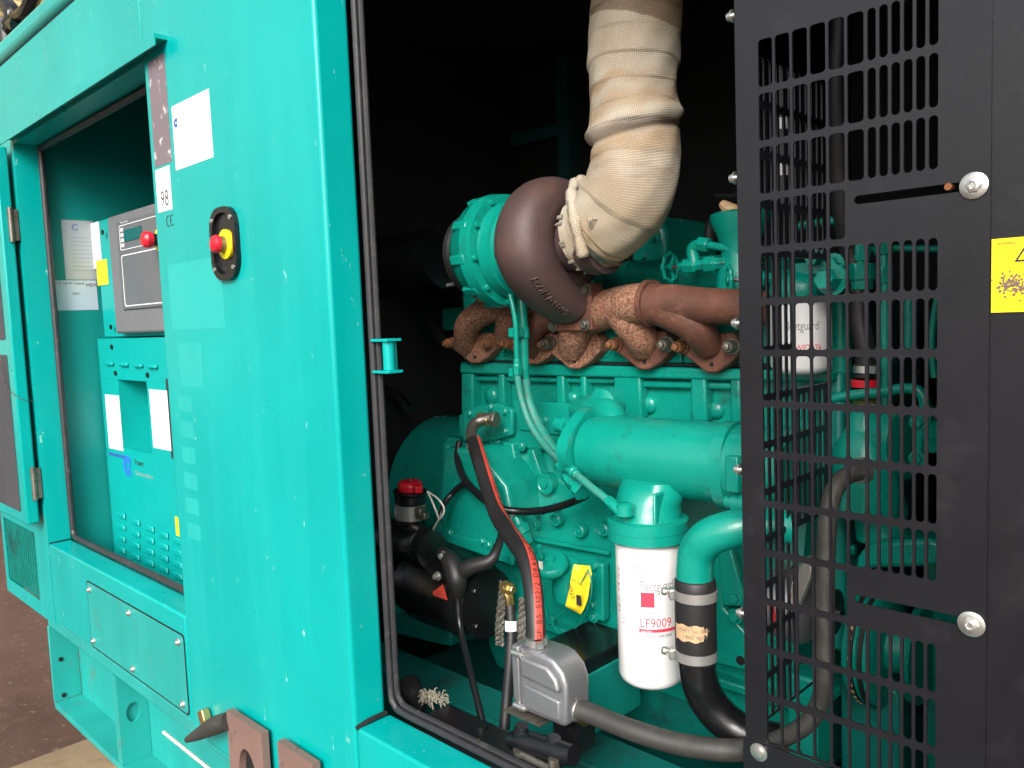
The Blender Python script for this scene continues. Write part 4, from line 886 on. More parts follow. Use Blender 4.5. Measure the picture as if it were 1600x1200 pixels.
# terminal boots
pl = path([(690, 862, YSM - .04), (705, 880, YSM - .05), (714, 905, YSM - .055), (716, 930, YSM - .05)]); q = MB(); q.tube(pl, [.014, .022, .024, .014], 16); q.build('terminal_boot', 'rubber', stt, smoothang=70)
pl = path([(712, 900, YSM - .05), (735, 886, YSM - .04), (765, 876, YSM - .02), (778, 858, YSM), (786, 830, YSM + .04)]); q = MB(); q.tube(pl, [.020, .018, .014, .008, .007], 12); q.build('cable_boot', 'rubber', stt, smoothang=70)
for px, py in ((693, 868), (684, 900)):
    q = MB(); q.bolt(P(px, py, YSM - .055), NY, .007, .012); q.build('terminal_nut', 'steel', stt)
p = P(687, 925, YSM - .04); q = MB(); q.pxprism([(676, 925), (692, 913), (699, 938), (677, 930)], YSM - .061, YSM - .060); wl_ = q.build('warning_label', 'hose_red', stt)
q = MB(); p = P(681, 928, YSM - .0615)
for k in range(2): text_y(q, 'DANGER', p.x, YSM - .0615, p.z - .008 + k * .007, .0035, w=.024)
q.build('lettering', 'print_black', wl_)
cb = MB(); cb.tube(path([(715, 918, YSM - .045), (716, 950, YSM - .05), (720, 985, YSM - .06), (735, 1050, 1.10), (752, 1120, 1.06), (758, 1145, 1.05)]), [.013, .010, .0075, .0075, .0075, .0075], 12); tag(cb.build('battery_cable', 'black_plastic'), 'black battery cable dropping from the starter boot', 'cable')
# earth braids and cable with a white band
eb = thing('earth_cable', 'black earth cable with white band and a brass lug between braids', 'cable', tuple(P(800, 1010, 1.12)))
q = MB(); q.tube(path([(797, 945, 1.13), (799, 980, 1.12), (797, 1030, 1.10), (792, 1090, 1.08), (788, 1140, 1.06)]), .0105, 14); q.build('cable', 'rubber', eb)
q = MB(); q.tube(path([(798.5, 970, 1.1225), (798.6, 986, 1.1185)]), .0128, 16, sub=False); q.build('band', 'sticker_white', eb)
q = MB(); q.tube(path([(790, 918, 1.13), (794, 930, 1.125), (797, 948, 1.13)]), [.010, .009, .010], 10); q.lathe(P(790, 918, 1.128), NY, [(-.004, .014), (.006, .014)], 14); q.bolt(P(796, 920, 1.12), PXX, .009, .012); q.build('lug', 'brass', eb)
for nm, pts, lab in (('earth_braid', [(787, 915, 1.15), (783, 950, 1.15), (780, 985, 1.15), (781, 1008, 1.15)], 'flat woven earth braid left of the white-banded cable'), ('earth_braid', [(818, 935, 1.14), (816, 965, 1.14), (814, 1000, 1.13), (812, 1020, 1.12)], 'flat woven earth braid behind the red striped hose')):
    q = MB()
    for k in range(3):
        for s in (0, math.pi):
            pp = smooth(path(pts), 12); q.tube([p + Vector(((k - 1) * .0065 + .0025 * math.sin(i * .8 + s + k), .0025 * math.cos(i * .8 + s + k), 0)) for i, p in enumerate(pp)], .0032, 6, sub=False)
    tag(q.build(nm, 'braid'), lab, 'earth strap', 'woven earth straps')

# ------------------------------------------------------------------ fuel solenoid with red cap
fs_ = thing('fuel_solenoid', 'black and silver solenoid with red cap beside the door seal', 'solenoid', tuple(P(640, 830, 1.2)))
c = P(641, 797, 1.22); r_ = mr(24.5, c); ax_ = Vector((.08, 0, 1)).normalized()
q = MB(); q.lathe(c - ax_ * .045, ax_, [(0, r_ * .85), (.006, r_ * .97), (.028, r_ * .97)], 28); q.build('lower_ring', 'black_plastic', fs_)
q = MB(); q.lathe(c - ax_ * .018, ax_, [(0, r_), (.036, r_)], 30); bd = q.build('silver_band', 'steel', fs_)
q = MB(); q.lathe(c + ax_ * .0175, ax_, [(0, r_ * .97), (.022, r_ * .97), (.028, r_ * 1.08), (.032, r_ * 1.08), (.034, r_ * .8)], 28); q.build('upper_ring', 'black_plastic', fs_)
q = MB(); pl = circ(0, 0, 1, 12); q.lathe(c + ax_ * .050, ax_, [(0, r_ * .78), (.004, r_ * .82), (.018, r_ * .80), (.024, r_ * .6)], 12); q.obox(c + ax_ * .062 + Vector((.032, -.006, -.002)), (1, -.2, -.1), .03, .02, .018); q.build('cap', 'red', fs_, bevel=.003)
q = MB(); q.lathe(c + ax_ * .072, ax_, [(0, .003), (.012, .003)], 8); q.build('stud', 'dull_steel', fs_)
q = MB(); q.obox(c + Vector((.045, -.005, 0)), PXX, .022, .02, .028); q.obox(c + Vector((.062, -.005, -.004)), PXX, .018, .018, .018); q.build('terminal_block', 'dull_steel', fs_, bevel=.003)
q = MB(); q.obox(c + Vector((-.002, -r_ - .0003, 0)), PXX, .018, .001, .018) if False else None
q = MB(); vs = []
for k in range(7):
    a = R_(-10 - 6 * k); vs += [(c.x + (r_ + .0004) * math.sin(a), 1.22 - (r_ + .0004) * math.cos(a), c.z - .010), (c.x + (r_ + .0004) * math.sin(a), 1.22 - (r_ + .0004) * math.cos(a), c.z + .010)]
q.add(vs, [(2 * k, 2 * k + 1, 2 * k + 3, 2 * k + 2) for k in range(6)]); q.build('label', 'sticker_white', bd)
for l in ([(668, 768, 1.2), (676, 785, 1.19), (682, 800, 1.19), (686, 812, 1.2)], [(670, 769, 1.2), (685, 780, 1.19), (694, 795, 1.19), (690, 808, 1.19), (684, 814, 1.2)], [(686, 812, 1.2), (678, 825, 1.21), (677, 836, 1.22)]):
    q = MB(); q.tube(path(l), .0022, 6); q.build('wire', 'wire_white', fs_)
q = MB(); q.obox(P(640, 835, 1.25), PXX, .05, .02, .05); q.build('bracket', 'engine_teal', fs_, bevel=.003)

# black wiring loom over the block
lm = thing('wiring_loom', 'black sleeved wiring loom branching across the engine side', 'wiring', tuple(P(740, 850, 1.25)))
for l, r_ in (([(718, 690, 1.32), (715, 715, 1.30), (724, 745, 1.28), (745, 770, 1.27), (775, 792, 1.27), (810, 799, 1.30), (850, 797, 1.32), (885, 788, 1.32), (915, 775, 1.31)], .0085), ([(728, 752, 1.278), (708, 770, 1.27), (696, 785, 1.25), (690, 800, 1.23), (686, 814, 1.22)], .0075), ([(783, 800, 1.272), (784, 828, 1.25), (778, 850, 1.22), (768, 868, 1.2)], .007)):
    pts = smooth(path(l), 10); q = MB()
    q.tube(pts, [r_ * (1 + .05 * (k % 2)) for k in range(len(pts))], 12, sub=False); q.build('sleeve', 'black_plastic', lm, smoothang=70)
for px, py, Y in ((732, 757, 1.277), (850, 797, 1.32)):
    c = P(px, py, Y); q = MB(); q.lathe(c - Vector((.003, 0, 0)), (1, 0, -.5), [(0, .0098), (.006, .0098)], 12); q.build('tie', 'black_plastic', lm)

# ------------------------------------------------------------------ painted oil pipes to the turbo
op = thing('oil_feed_pipe', 'slim teal braided pipe curving from turbo to filter head', 'oil pipe', tuple(P(900, 760, 1.2)))
l = [(788, 432, 1.26), (797, 460, 1.25), (805, 500, 1.25), (807, 545, 1.255), (808, 585, 1.26), (815, 625, 1.265), (830, 665, 1.26), (855, 700, 1.24), (890, 732, 1.19), (925, 762, 1.15), (950, 782, 1.13), (966, 796, 1.12)]
q = MB(); q.tube(path(l[:5]), .0058, 12, n=8); q.build('pipe', 'engine_teal', op, smoothang=70)
q = MB(); q.tube(path(l[4:]), .0074, 12, n=8); q.build('braided_hose', 'hose_teal', op, smoothang=70)
for a, b, r_ in ((4, 3, .0105), (8, 9, .011), (10, 11, .0105)):
    c = P(*l[a]); d = (P(*l[b]) - c).normalized(); q = MB(); q.lathe(c, d, [(0, r_), (.022, r_), (.023, r_ * .8), (.034, r_ * .8)], 6 if a != 8 else 16); q.build('union_nut', 'engine_teal', op, bevel=.0015)
q = MB(); q.tube(path([(958, 789, 1.122), (968, 798, 1.118), (976, 800, 1.122)]), .0095, 12); q.build('elbow', 'engine_teal', op)
od = thing('oil_drain_pipe', 'wider teal braided pipe running beside the slim oil pipe', 'oil pipe', tuple(P(880, 740, 1.3)))
l = [(812, 440, 1.30), (815, 475, 1.295), (817, 515, 1.295), (818, 560, 1.295), (819, 592, 1.295), (826, 630, 1.30), (842, 668, 1.29), (866, 706, 1.25), (890, 740, 1.21), (908, 762, 1.20)]
q = MB(); q.tube(path(l[:5]), .0118, 16, n=8); q.build('pipe', 'engine_teal', od, smoothang=70)
q = MB(); q.tube(path(l[4:9]), .0125, 16, n=8); q.build('braided_hose', 'hose_teal', od, smoothang=70)
for py in (520, 582):
    c = P(817, py, 1.295); q = MB(); q.lathe(c - PZ * .012, PZ, [(0, .0145), (.024, .0145)], 16); q.build('ferrule', 'engine_teal', od, bevel=.002)
    q = MB(); q.obox(P(806, py, 1.27), PXX, .03, .022, .022); q.build('clip', 'engine_teal', od, bevel=.004)
a_, b_2 = P(888, 738, 1.212), P(916, 772, 1.195); d = (b_2 - a_).normalized(); q = MB(); q.lathe(a_, d, [(0, .02), (.014, .02), (.015, .022), (.030, .022), (.031, .018), (.045, .018), (.046, .023), (.062, .023)], 6); q.build('hex_union', 'engine_teal', od, bevel=.002)
# ------------------------------------------------------------------ oil filler, dipstick, drain cock, tag
of = thing('oil_filler', 'teal oil filler cap and spout low on the engine side', 'oil filler', tuple(P(870, 960, 1.3)))
c = P(862, 888, 1.27); ax_ = Vector((.15, -.35, .9)).normalized()
q = MB(); q.lathe(c - ax_ * .075 + Vector((.012, .03, 0)), ax_, [(0, .040), (.03, .036), (.045, .030), (.075, .029)], 24); q.build('spout', 'engine_teal', of, smoothang=50)
q = MB(); q.lathe(c, ax_, [(0, .036), (.004, .039), (.014, .039), (.020, .034), (.022, .012), (.030, .010), (.031, 0)], 28); q.build('cap', 'engine_teal', of, smoothang=40)
q = MB(); q.tube(path([(846, 872, 1.25), (843, 862, 1.245), (842, 853, 1.24)]), [.006, .007, .006], 8); q.build('lever', 'engine_teal', of)
q = MB(); c2 = P(845, 885, 1.235); q.obox(c2, PXX, .010, .002, .022); q.build('paper_tag', 'wire_white', of)
dk = thing('drain_cock', 'small teal tee-handled cock behind the striped hose', 'valve', tuple(P(825, 850, 1.32)))
c = P(811, 818, 1.31); ax_ = Vector((-.35, -.2, .9)).normalized(); q = MB(); q.lathe(c - ax_ * .05, ax_, [(0, .012), (.025, .016), (.028, .02), (.045, .02), (.05, .012), (.065, .010), (.072, .006)], 16); q.build('body', 'engine_teal', dk)
q = MB(); p = c + ax_ * .022; q.tube([p + Vector((-.022, 0, -.012)), p + Vector((.026, 0, .018))], .0025, 8); q.build('tee_handle', 'wire_white', dk)
ap = thing('access_plate', 'small bolted teal plate behind the yellow tag', 'plate', tuple(P(935, 960, 1.34)))
q = MB(); q.pxprism([(924, 876), (942, 882), (943, 972), (914, 965), (912, 930)], 1.335, 1.358); q.build('plate', 'engine_teal', ap, bevel=.004)
bolts([(930, 884), (926, 945), (927, 964)], 1.335, .009, .009, par=ap)
tg = thing('hang_tag', 'curled yellow paper tag wired beside the oil filler', 'tag', tuple(P(903, 958, 1.27)))
q = MB(); vs = []
prof = [(0, 882, 925), (10, 885, 922), (25, 889, 921), (45, 893, 919), (60, 899, 915), (76, 905, 912)]
rowp = [((897, 882), (921, 884)), ((894, 892), (924, 896)), ((891, 910), (921, 916)), ((888, 928), (918, 936)), ((884, 944), (912, 952)), ((883, 947), (907, 960))]
for k, (a, b) in enumerate(rowp):
    for j in range(6):
        t = j / 5; p = P(a[0] + (b[0] - a[0]) * t, a[1] + (b[1] - a[1]) * t, 1.265 + .012 * math.sin(t * 2.6 + .2) - .008 * (k / 5)); vs.append(p)
fs = [(k * 6 + j, (k + 1) * 6 + j, (k + 1) * 6 + j + 1, k * 6 + j + 1) for k in range(5) for j in range(5)]
q.add(vs, fs); to = q.build('paper', 'tag_yellow', tg, smoothang=80); m = to.modifiers.new('thick', 'SOLIDIFY'); m.thickness = .0012
q = MB(); p = P(898, 936, 1.255); text_y(q, 'STOP', p.x, 1.2565, p.z, .010, rot=1.9); q.box(p.x + .004, p.x + .016, 1.2555, 1.2565, p.z - .012, p.z + .01); q.build('printing', 'print_black', tg)
q = MB(); p = P(897, 905, 1.262); text_y(q, 'Oil filler', p.x, 1.2545, p.z, .005, rot=-.25, w=.03); q.build('lettering', 'print_black', tg)
for l in ([(919, 890, 1.262), (925, 915, 1.26), (920, 945, 1.27), (905, 975, 1.28), (885, 990, 1.29), (870, 985, 1.30), (855, 955, 1.29), (852, 910, 1.26)], [(919, 890, 1.262), (900, 925, 1.28), (880, 955, 1.29), (862, 965, 1.29), (850, 930, 1.26), (846, 895, 1.25)]):
    q = MB(); q.tube(path(l), .0014, 6); q.build('wire', 'engine_teal', tg)

# ------------------------------------------------------------------ black engine mount, battery, clamp, cap on string
em = thing('engine_mount', 'black steel engine mount block under the filter', 'engine mount', tuple(P(920, 1100, 1.2)))
a_ = P(880, 1030, 1.16); b_2 = P(905, 1110, 1.16)
q = MB(); q.box(a_.x - .08, b_2.x + .012, 1.16, 1.34, b_2.z - .05, a_.z + .006); q.build('block', 'black_paint', em, bevel=.004)
q = MB(); q.box(b_2.x + .013, b_2.x + .02, 1.165, 1.335, b_2.z - .05, a_.z - .02); q.build('side_plate', 'sump_teal', em, bevel=.002)
bt = thing('battery', 'black starter battery with small coloured symbols by the sill', 'battery', (-1.0, 1.02, .32))
zb_ = .645; xb0, xb1 = -1.205, -.90
q = MB(); q.box(xb0, xb1, .893, 1.008, .32, zb_); q.build('case', 'black_plastic', bt, bevel=.008)
q = MB(); q.box(xb0 + .01, xb1 - .01, .899, 1.0, zb_ + .0005, zb_ + .018); ld = q.build('lid', 'black_plastic', bt, bevel=.006)
def onlid(px, py, z):
    c = Vector(((px - 800) / FPX, (py - 600) / FPX, 1.0)); r = Vector((AX.dot(c), AY.dot(c), AZ.dot(c))); t = (z - CAMH) / r.z; return Vector((r.x * t, r.y * t, z))
for k, mt in enumerate(('print_bright_blue', 'print_red', 'yellow', 'print_bright_blue', 'yellow')):
    c = onlid(720 + k * 6.5, 1144 + k * 3, zb_ + .0187); q = MB(); q.lathe(c, PZ, [(-.0005, .0042), (.0002, .0042)], 10); q.build('symbol', mt, ld)
c = onlid(712, 1148, zb_ + .0187); q = MB()
for k in range(3): q.obox(c + Vector((.008 * k, -.008 * k, 0)), (1, .2, 0), .016, .006, .0006)
q.obox(c + Vector((.045, -.012, 0)), (1, .2, 0), .03, .004, .0006); q.build('printing', 'sticker_white', ld)
q = MB(); c = onlid(752, 1138, zb_ + .018); q.lathe(c, PZ, [(0, .012), (.006, .011)], 16); q.build('vent_cap', 'black_plastic', ld)
tcl = thing('battery_clamp', 'glossy black insulated battery clamp lever by the sill', 'clamp', tuple(P(850, 1180, .93)))
q = MB(); q.tube(path([(800, 1156, .93), (825, 1162, .93), (850, 1168, .93), (875, 1176, .93), (897, 1180, .93)]), [.015, .021, .019, .020, .016], 16); q.build('handle', 'black_plastic', tcl, smoothang=70)
for px, py, px2, py2 in ((816, 1133, 812, 1160), (866, 1152, 862, 1176)):
    q = MB(); q.tube(path([(px, py, .93), ((px + px2) / 2, (py + py2) / 2, .93), (px2, py2, .93)]), [.011, .014, .015], 12); q.build('lug_cover', 'black_plastic', tcl, smoothang=70)
q = MB(); q.tube(path([(812, 1178, .91), (840, 1192, .91), (870, 1205, .91)]), .0065, 10); q.lathe(P(812, 1182, .912), PZ, [(-.012, .011), (.012, .011)], 12); q.lathe(P(866, 1198, .91), PZ, [(-.01, .010), (.014, .009)], 8); q.build('clamp_bolt', 'dull_steel', tcl)
cp2 = thing('rubber_cap', 'black conical rubber cap tied with frayed string', 'cap', tuple(P(645, 1080, 1.02)))
a_ = P(652, 1092, 1.0); ax_ = (P(632, 1062, 1.03) - a_).normalized(); q = MB(); q.lathe(a_, ax_, [(0, .012), (.012, .018), (.05, .026), (.056, .026), (.056, .022), (.03, .018)], 24); q.build('cap', 'rubber', cp2)
q = MB()
for k in range(80):
    c = P(668 + random.uniform(-8, 24), 1092 + random.uniform(-7, 7), .99); c2 = c + Vector((random.uniform(-.02, .02), random.uniform(-.01, .01), random.uniform(-.012, .014))); q.tube([c, (c + c2) / 2 + Vector((0, 0, .006)), c2], .0013, 5, n=3)
o = q.build('frayed_string', 'rope', cp2); o['kind'] = 'stuff'
q = MB(); q.pxprism([(630, 1092), (660, 1100), (650, 1130), (630, 1120)], 1.0, 1.02); q.build('stalk', 'rubber', cp2, bevel=.004)
# ------------------------------------------------------------------ radiator guard
YGd = 1.0; XG0, XG1 = -.5475, -.2482
gd = thing('radiator_guard', 'black slotted steel guard folded round the engine fan end', 'guard', (-.4, 1.0, .82))
wide = [(-.515 + .0228 * k, -.515 + .0228 * k + .0193) for k in range(6)]
nar = [(-.3775 + .01345 * k, -.3775 + .01345 * k + .0097) for k in range(6)]
ZT0, ZP, ZH = 1.7607, .06758, .0592
loops = [[(XG0, .8205), (XG1, .8205), (XG1, 2.26), (XG0, 2.26)]]
for r in range(0, 14):
    zt_ = ZT0 - r * ZP
    for k, (a, b) in enumerate(wide):
        if r in (3, 10) and k == 5: continue
        loops.append(rrect(a, b, zt_ - ZH, zt_, .0045, 3))
    for a, b in nar:
        if r in (3, 10): continue
        loops.append(rrect(a, b, zt_ - ZH, zt_, .0047, 3))
for py0, py1 in ((313, 292), (936, 968)):
    a = P(1336, py0, YGd); b = P(1508, py1, YGd); zc = (a.z + b.z) / 2; loops.append(rrect(a.x, b.x, zc - .0052, zc + .0052, .005, 4))
q = MB(); plate_y(q, loops, YGd - .003, YGd); q.build('front_plate', 'guard_black', gd)
loops = [[(YGd + .0002, .8205), (1.285, .8205), (1.285, 2.26), (YGd + .0002, 2.26)]]
for r in range(0, 14):
    zt_ = ZT0 - r * ZP
    for k in range(13):
        y = YGd + .022 + k * .0188
        if r in (4, 5, 6, 10, 11, 12, 13) and k >= 7: continue
        loops.append(rrect(y, y + .0125, zt_ - ZH, zt_, .0045, 3))
for r0_, r1_ in ((4, 6), (10, 13)): loops.append(rrect(YGd + .022 + 7 * .0188, 1.275, ZT0 - r1_ * ZP - ZH, ZT0 - r0_ * ZP, .01, 4))
q = MB(); plate_x(q, loops, XG0, XG0 + .0025); q.build('side_plate', 'guard_black', gd)
for px, py in ((1143, 20), (1148, 276), (1154, 505), (1157, 736), (1160, 962)):
    z = PX(px, py, XG0 - .004).z; q = MB(); q.lathe((XG0, YGd + .009, z), NXX, [(0, .004), (.008, .004), (.008, .0085), (.010, .0085), (.010, .006), (.016, .0055), (.0175, .003)], 12); q.build('side_screw', 'zinc', gd)
for px, py in ((1522, 290), (1518, 975)):
    c = P(px, py, YGd - .004); q = MB(); q.lathe(c, NY, [(0, .0145), (.0015, .0145), (.0025, .0125), (.0028, .009), (.0030, .009)], 24); bo = q.build('washer', 'zinc', gd); q = MB(); q.lathe(c + NY * .003, NY, [(0, .0085), (.005, .008), (.006, .0045), (.0045, .003)], 6); q.build('bolt_head', 'zinc', bo)
q = MB(); q.box(XG0 - .002, XG1, YGd - .008, YGd - .0035, .70, .8195); q.build('bottom_rail', 'guard_black', gd, bevel=.001)
c = P(1186, 1175, YGd - .009); q = MB(); q.lathe(c, NY, [(0, .0125), (.0015, .0125), (.002, .0085), (.006, .008), (.007, .004)], 20); q.build('washer', 'zinc', gd)
q = MB(); p = P(1215, 292, YGd); q.lathe(P(1490, 294, YGd + .012), NY, [(0, .004), (.02, .004)], 10); q.build('stud', 'copper', gd)
rp = thing('radiator_side_panel', 'plain black radiator side panel carrying the yellow sign', 'panel', (.05, 1.02, .5))
q = MB(); q.box(XG1 - .02, .41, YGd + .0005, YGd + .006, .5, 2.26); q.build('sheet', 'guard_black', rp, bevel=.002)
q = MB(); q.box(XG1 - .012, XG1 - .008, YGd + .0062, 1.2, .5, 2.26); q.build('return', 'guard_black', rp)
a = P(1550, 374, YGd); b = P(1602, 487, YGd)
sg = thing('warning_sign', 'yellow hazard sticker with triangle and scuffed black print', 'sign', (a.x + .03, YGd, b.z))
q = MB(); q.box(a.x, a.x + .085, YGd - .0012, YGd + .0003, b.z, a.z); q.build('plate', 'yellow', sg)
q = MB(); p = P(1575, 447, YGd)
random.seed(3)
for k in range(120):
    x, z = p.x + random.gauss(.006, .007), p.z + random.gauss(.002, .006) - .0 * k; q.prism([(x + random.uniform(.0004, .002) * math.cos(t), z + random.uniform(.0004, .002) * math.sin(t)) for t in (0, .9, 1.8, 2.7, 3.6, 4.5, 5.4)], YGd - .0015 - .000004 * k, YGd - .0012)
o = q.build('scuffed_print', 'rust_primer', sg); o['kind'] = 'stuff'
t0 = P(1596, 395, YGd); q = MB(); plate_y(q, [[(t0.x - .006, t0.z - .009), (t0.x + .028, t0.z - .009), (t0.x + .011, t0.z + .02)], [(t0.x - .003, t0.z - .0072), (t0.x + .025, t0.z - .0072), (t0.x + .011, t0.z + .016)]], YGd - .0018, YGd - .0013); q.build('triangle', 'print_black', sg)
q = MB(); p = P(1559, 383, YGd); text_y(q, 'WARNING', p.x, YGd - .0016, p.z, .0025); q.build('lettering', 'print_black', sg)

# ------------------------------------------------------------------ thermostat end: valves and pipes left of the guard
th_ = thing('thermostat_housing', 'teal thermostat housing with tan sender beside the guard', 'housing', tuple(P(1145, 450, 1.47)))
c = P(1158, 400, 1.47)
q = MB(); q.lathe((c.x, 1.47, P(1158, 455, 1.47).z), PZ, [(0, .05), (.03, .048), (.06, .040), (.085, .038), (.11, .046), (.135, .058), (.15, .060), (.155, .05)], 28); q.build('body', 'engine_teal', th_, smoothang=50)
q = MB(); q.tube(path([(1128, 318, 1.45), (1136, 324, 1.45), (1148, 331, 1.46)]), [.008, .012, .014], 8); q.build('sender', 'tan_label', th_)
q = MB(); q.tube(path([(1118, 305, 1.45), (1135, 306, 1.45), (1160, 303, 1.45), (1180, 305, 1.45)]), .004, 8); q.build('lead', 'black_plastic', th_)
def valve(nm, lab, wc, Y, body, pl, r=.028, axis=NXX):
    v = thing(nm, lab, 'valve', tuple(P(*body, Y + .02)))
    c = P(*wc, Y); t, a, b = basis(axis); q = MB(); rg = []
    for k in range(37):
        an = 2 * math.pi * k / 36; rr_ = r * (1 + .07 * math.cos(8 * an)); d = a * math.cos(an) + b * math.sin(an)
        rg.append([c + d * (rr_ + .0045 * math.cos(f_)) + t * .0045 * math.sin(f_) for f_ in [2 * math.pi * j / 8 for j in range(8)]])
    q.loft(rg, False); w = q.build('handwheel', 'engine_teal', v, smoothang=70)
    q = MB()
    for k in range(3):
        d = a * math.cos(k * 2.094) + b * math.sin(k * 2.094); q.tube([c, c + d * r], .0042, 8)
    q.lathe(c, t, [(-.006, .008), (.006, .008)], 12); q.build('spokes', 'engine_teal', w)
    q = MB(); q.lathe(c, -t, [(0, .004), (.03, .004)], 10); q.build('stem', 'dull_steel', v)
    q = MB(); q.lathe(c - t * .022, -t, [(0, .010), (.012, .010), (.013, .016), (.04, .016), (.041, .012), (.06, .012), (.061, .017), (.085, .017), (.086, .013), (.11, .013)], 6); q.build('body', 'engine_teal', v, bevel=.0015)
    if pl:
        p = path(pl); q = MB(); q.tube(p[:3], .013, 12); q.build('elbow', 'engine_teal', v, smoothang=70)
        q = MB(); q.lathe(p[2], p[3] - p[2], [(-.012, .0155), (.012, .0155)], 6); q.build('pipe_nut', 'engine_teal', v, bevel=.0015)
        q = MB(); q.tube(p[2:], .0078, 12); q.build('pipe', 'engine_teal', v, smoothang=70)
    return v
valve('gate_valve', 'teal handwheel valve with elbow pipe above the manifold', (1047, 418), 1.44, (1075, 430), [(1085, 412, 1.44), (1083, 388, 1.44), (1100, 382, 1.44), (1125, 386, 1.44), (1160, 393, 1.44), (1240, 402, 1.44)])
valve('gate_valve', 'teal handwheel valve partly behind the guard edge', (1140, 438), 1.38, (1150, 445), None, r=.024, axis=Vector((-.8, -.6, 0)))
wm = thing('water_manifold', 'dark teal water pipe behind the exhaust manifold', 'pipe', tuple(P(1020, 450, 1.55)))
q = MB(); q.tube([P(940, 432, 1.55), P(1200, 432, 1.55)], .032, 20); q.build('pipe', 'engine_teal', wm)
for px in (985, 1065): c = P(px, 432, 1.55); q = MB(); q.lathe(c, PXX, [(-.012, .037), (.012, .037)], 20); q.build('joint', 'engine_teal', wm)
im = thing('intake_manifold', 'teal air intake casting in shade behind the lagged elbow', 'intake', tuple(P(1020, 400, 1.7)))
q = MB(); q.pxprism([(985, 345), (1025, 335), (1040, 360), (1042, 415), (985, 415)], 1.66, 1.9); q.build('casting', 'engine_teal', im, bevel=.015, seg=3)
bolts([(1022, 372), (1033, 400), (1005, 402)], 1.66, .009, .01, par=im)
q = MB(); q.tube(path([(1108, 378, 1.6), (1110, 355, 1.6), (1118, 342, 1.6), (1128, 340, 1.6)]), .012, 10); tag(q.build('vent_hose', 'rubber'), 'short dark vent hose behind the elbow pipe', 'hose')

# ------------------------------------------------------------------ behind the guard: fan end of the engine
Y2 = 1.36
f2 = thing('fuel_filter', 'short white spin-on filter seen through the guard slots', 'filter', tuple(P(1251, 590, Y2)))
c = P(1251, 464, Y2); zb2 = P(1251, 584, Y2).z; r2_ = mr(46, c)
q = MB(); q.lathe((c.x, Y2, zb2), PZ, [(0, r2_ * .6), (.006, r2_ * .9), (.015, r2_), (c.z - zb2, r2_)], 40); q.build('canister', 'filter_white', f2, smoothang=60)
a2 = math.degrees(math.atan2(-c.x, Y2))
q = MB(); text_cyl(q, 'Fleetguard', c, r2_ + .0004, a2 - 32, P(1251, 516, Y2 - r2_).z, .015, .058); q.build('lettering', 'print_grey', f2)
q = MB(); text_cyl(q, 'WF2076', c, r2_ + .0004, a2 - 12, P(1251, 549, Y2 - r2_).z, .011, .045); q.build('lettering', 'print_red', f2)
q = MB(); q.lathe((c.x, Y2, c.z + .0005), PZ, [(0, r2_ * .98), (.012, r2_ * 1.04), (.03, r2_ * .9), (.045, r2_ * .55)], 30); q.build('head', 'engine_teal', f2, smoothang=50)
q = MB(); a, b = P(1240, 415, Y2 - .03), P(1300, 428, Y2 - .03); q.box(a.x, b.x, Y2 - .03, Y2 + .03, b.z, a.z + .004); q.box(a.x + .01, a.x + .03, Y2 - .03, Y2 + .03, b.z - .04, b.z - .0005); q.build('head_bracket', 'engine_teal', f2, bevel=.003)
bolts([(1300, 437)], Y2 - .05, .018, .035, par=f2, nm='hex_plug'); bolts([(1303, 412), (1275, 405)], Y2 - .03, .012, .02, par=f2, nm='head_bolt')
gc = thing('gear_cover', 'teal gear cover and front end casting behind the guard', 'casting', (-.5, 1.6, .75))
q = MB(); q.box(-.639, -.59, 1.44, 1.80, .78, 1.30); q.build('cover', 'sump_teal', gc, bevel=.01)  # darker teal carries the shade behind the guard
for k in range(6):
    z = .80 + k * .085; q = MB(); q.bolt((-.589, 1.47, z), PXX, .010, .010); q.build('bolt', 'engine_teal', gc)
pmp = thing('water_pump', 'teal water pump body under a brass union behind the guard', 'water pump', tuple(P(1350, 900, 1.42)))
c = P(1352, 640, 1.40); zz = lambda py, Y=1.40: P(1352, py, Y).z
q = MB(); q.lathe((c.x, 1.40, zz(800)), PZ, [(0, .055), (.02, .058), (zz(745) - zz(800), .056), (zz(720) - zz(800), .058), (zz(700) - zz(800), .052), (zz(672) - zz(800), .034), (zz(668) - zz(800), .030), (zz(642) - zz(800), .030), (zz(640) - zz(800), .024)], 28); q.build('body', 'engine_teal', pmp, smoothang=50)
q = MB(); q.lathe((c.x + .01, 1.44, zz(850)), PZ, [(0, .04), (.06, .045), (.11, .03)], 24); q.build('lower_body', 'engine_teal', pmp, smoothang=50)
q = MB(); q.lathe((c.x + .05, 1.42, zz(690)), (1, -.2, 0), [(-.06, .055), (-.01, .06), (.0, .062), (.012, .062), (.013, .04)], 28); q.build('outlet', 'engine_teal', pmp, smoothang=40)
q = MB(); q.pxprism([(1424, 655), (1430, 648), (1440, 650), (1444, 660), (1440, 720), (1432, 728), (1424, 720)], 1.36, 1.375); q.build('link_plate', 'engine_teal', pmp, bevel=.003)
bolts([(1434, 660), (1433, 716)], 1.36, .009, .008, par=pmp)
q = MB(); q.lathe((c.x, 1.40, zz(640)), PZ, [(0, .022), (.012, .022)], 6); q.lathe((c.x, 1.40, zz(640) + .0125), PZ, [(0, .019), (.004, .021), (.008, .019), (.012, .021), (.018, .019)], 20); q.build('brass_union', 'brass', pmp)
q = MB(); q.lathe((c.x, 1.40, zz(604)), PZ, [(0, .0225), (.012, .0225)], 24); q.build('red_collar', 'red', pmp)
ch = thing('bypass_hose', 'black corrugated hose rising from the red collar', 'hose', tuple(P(1350, 590, 1.40)))
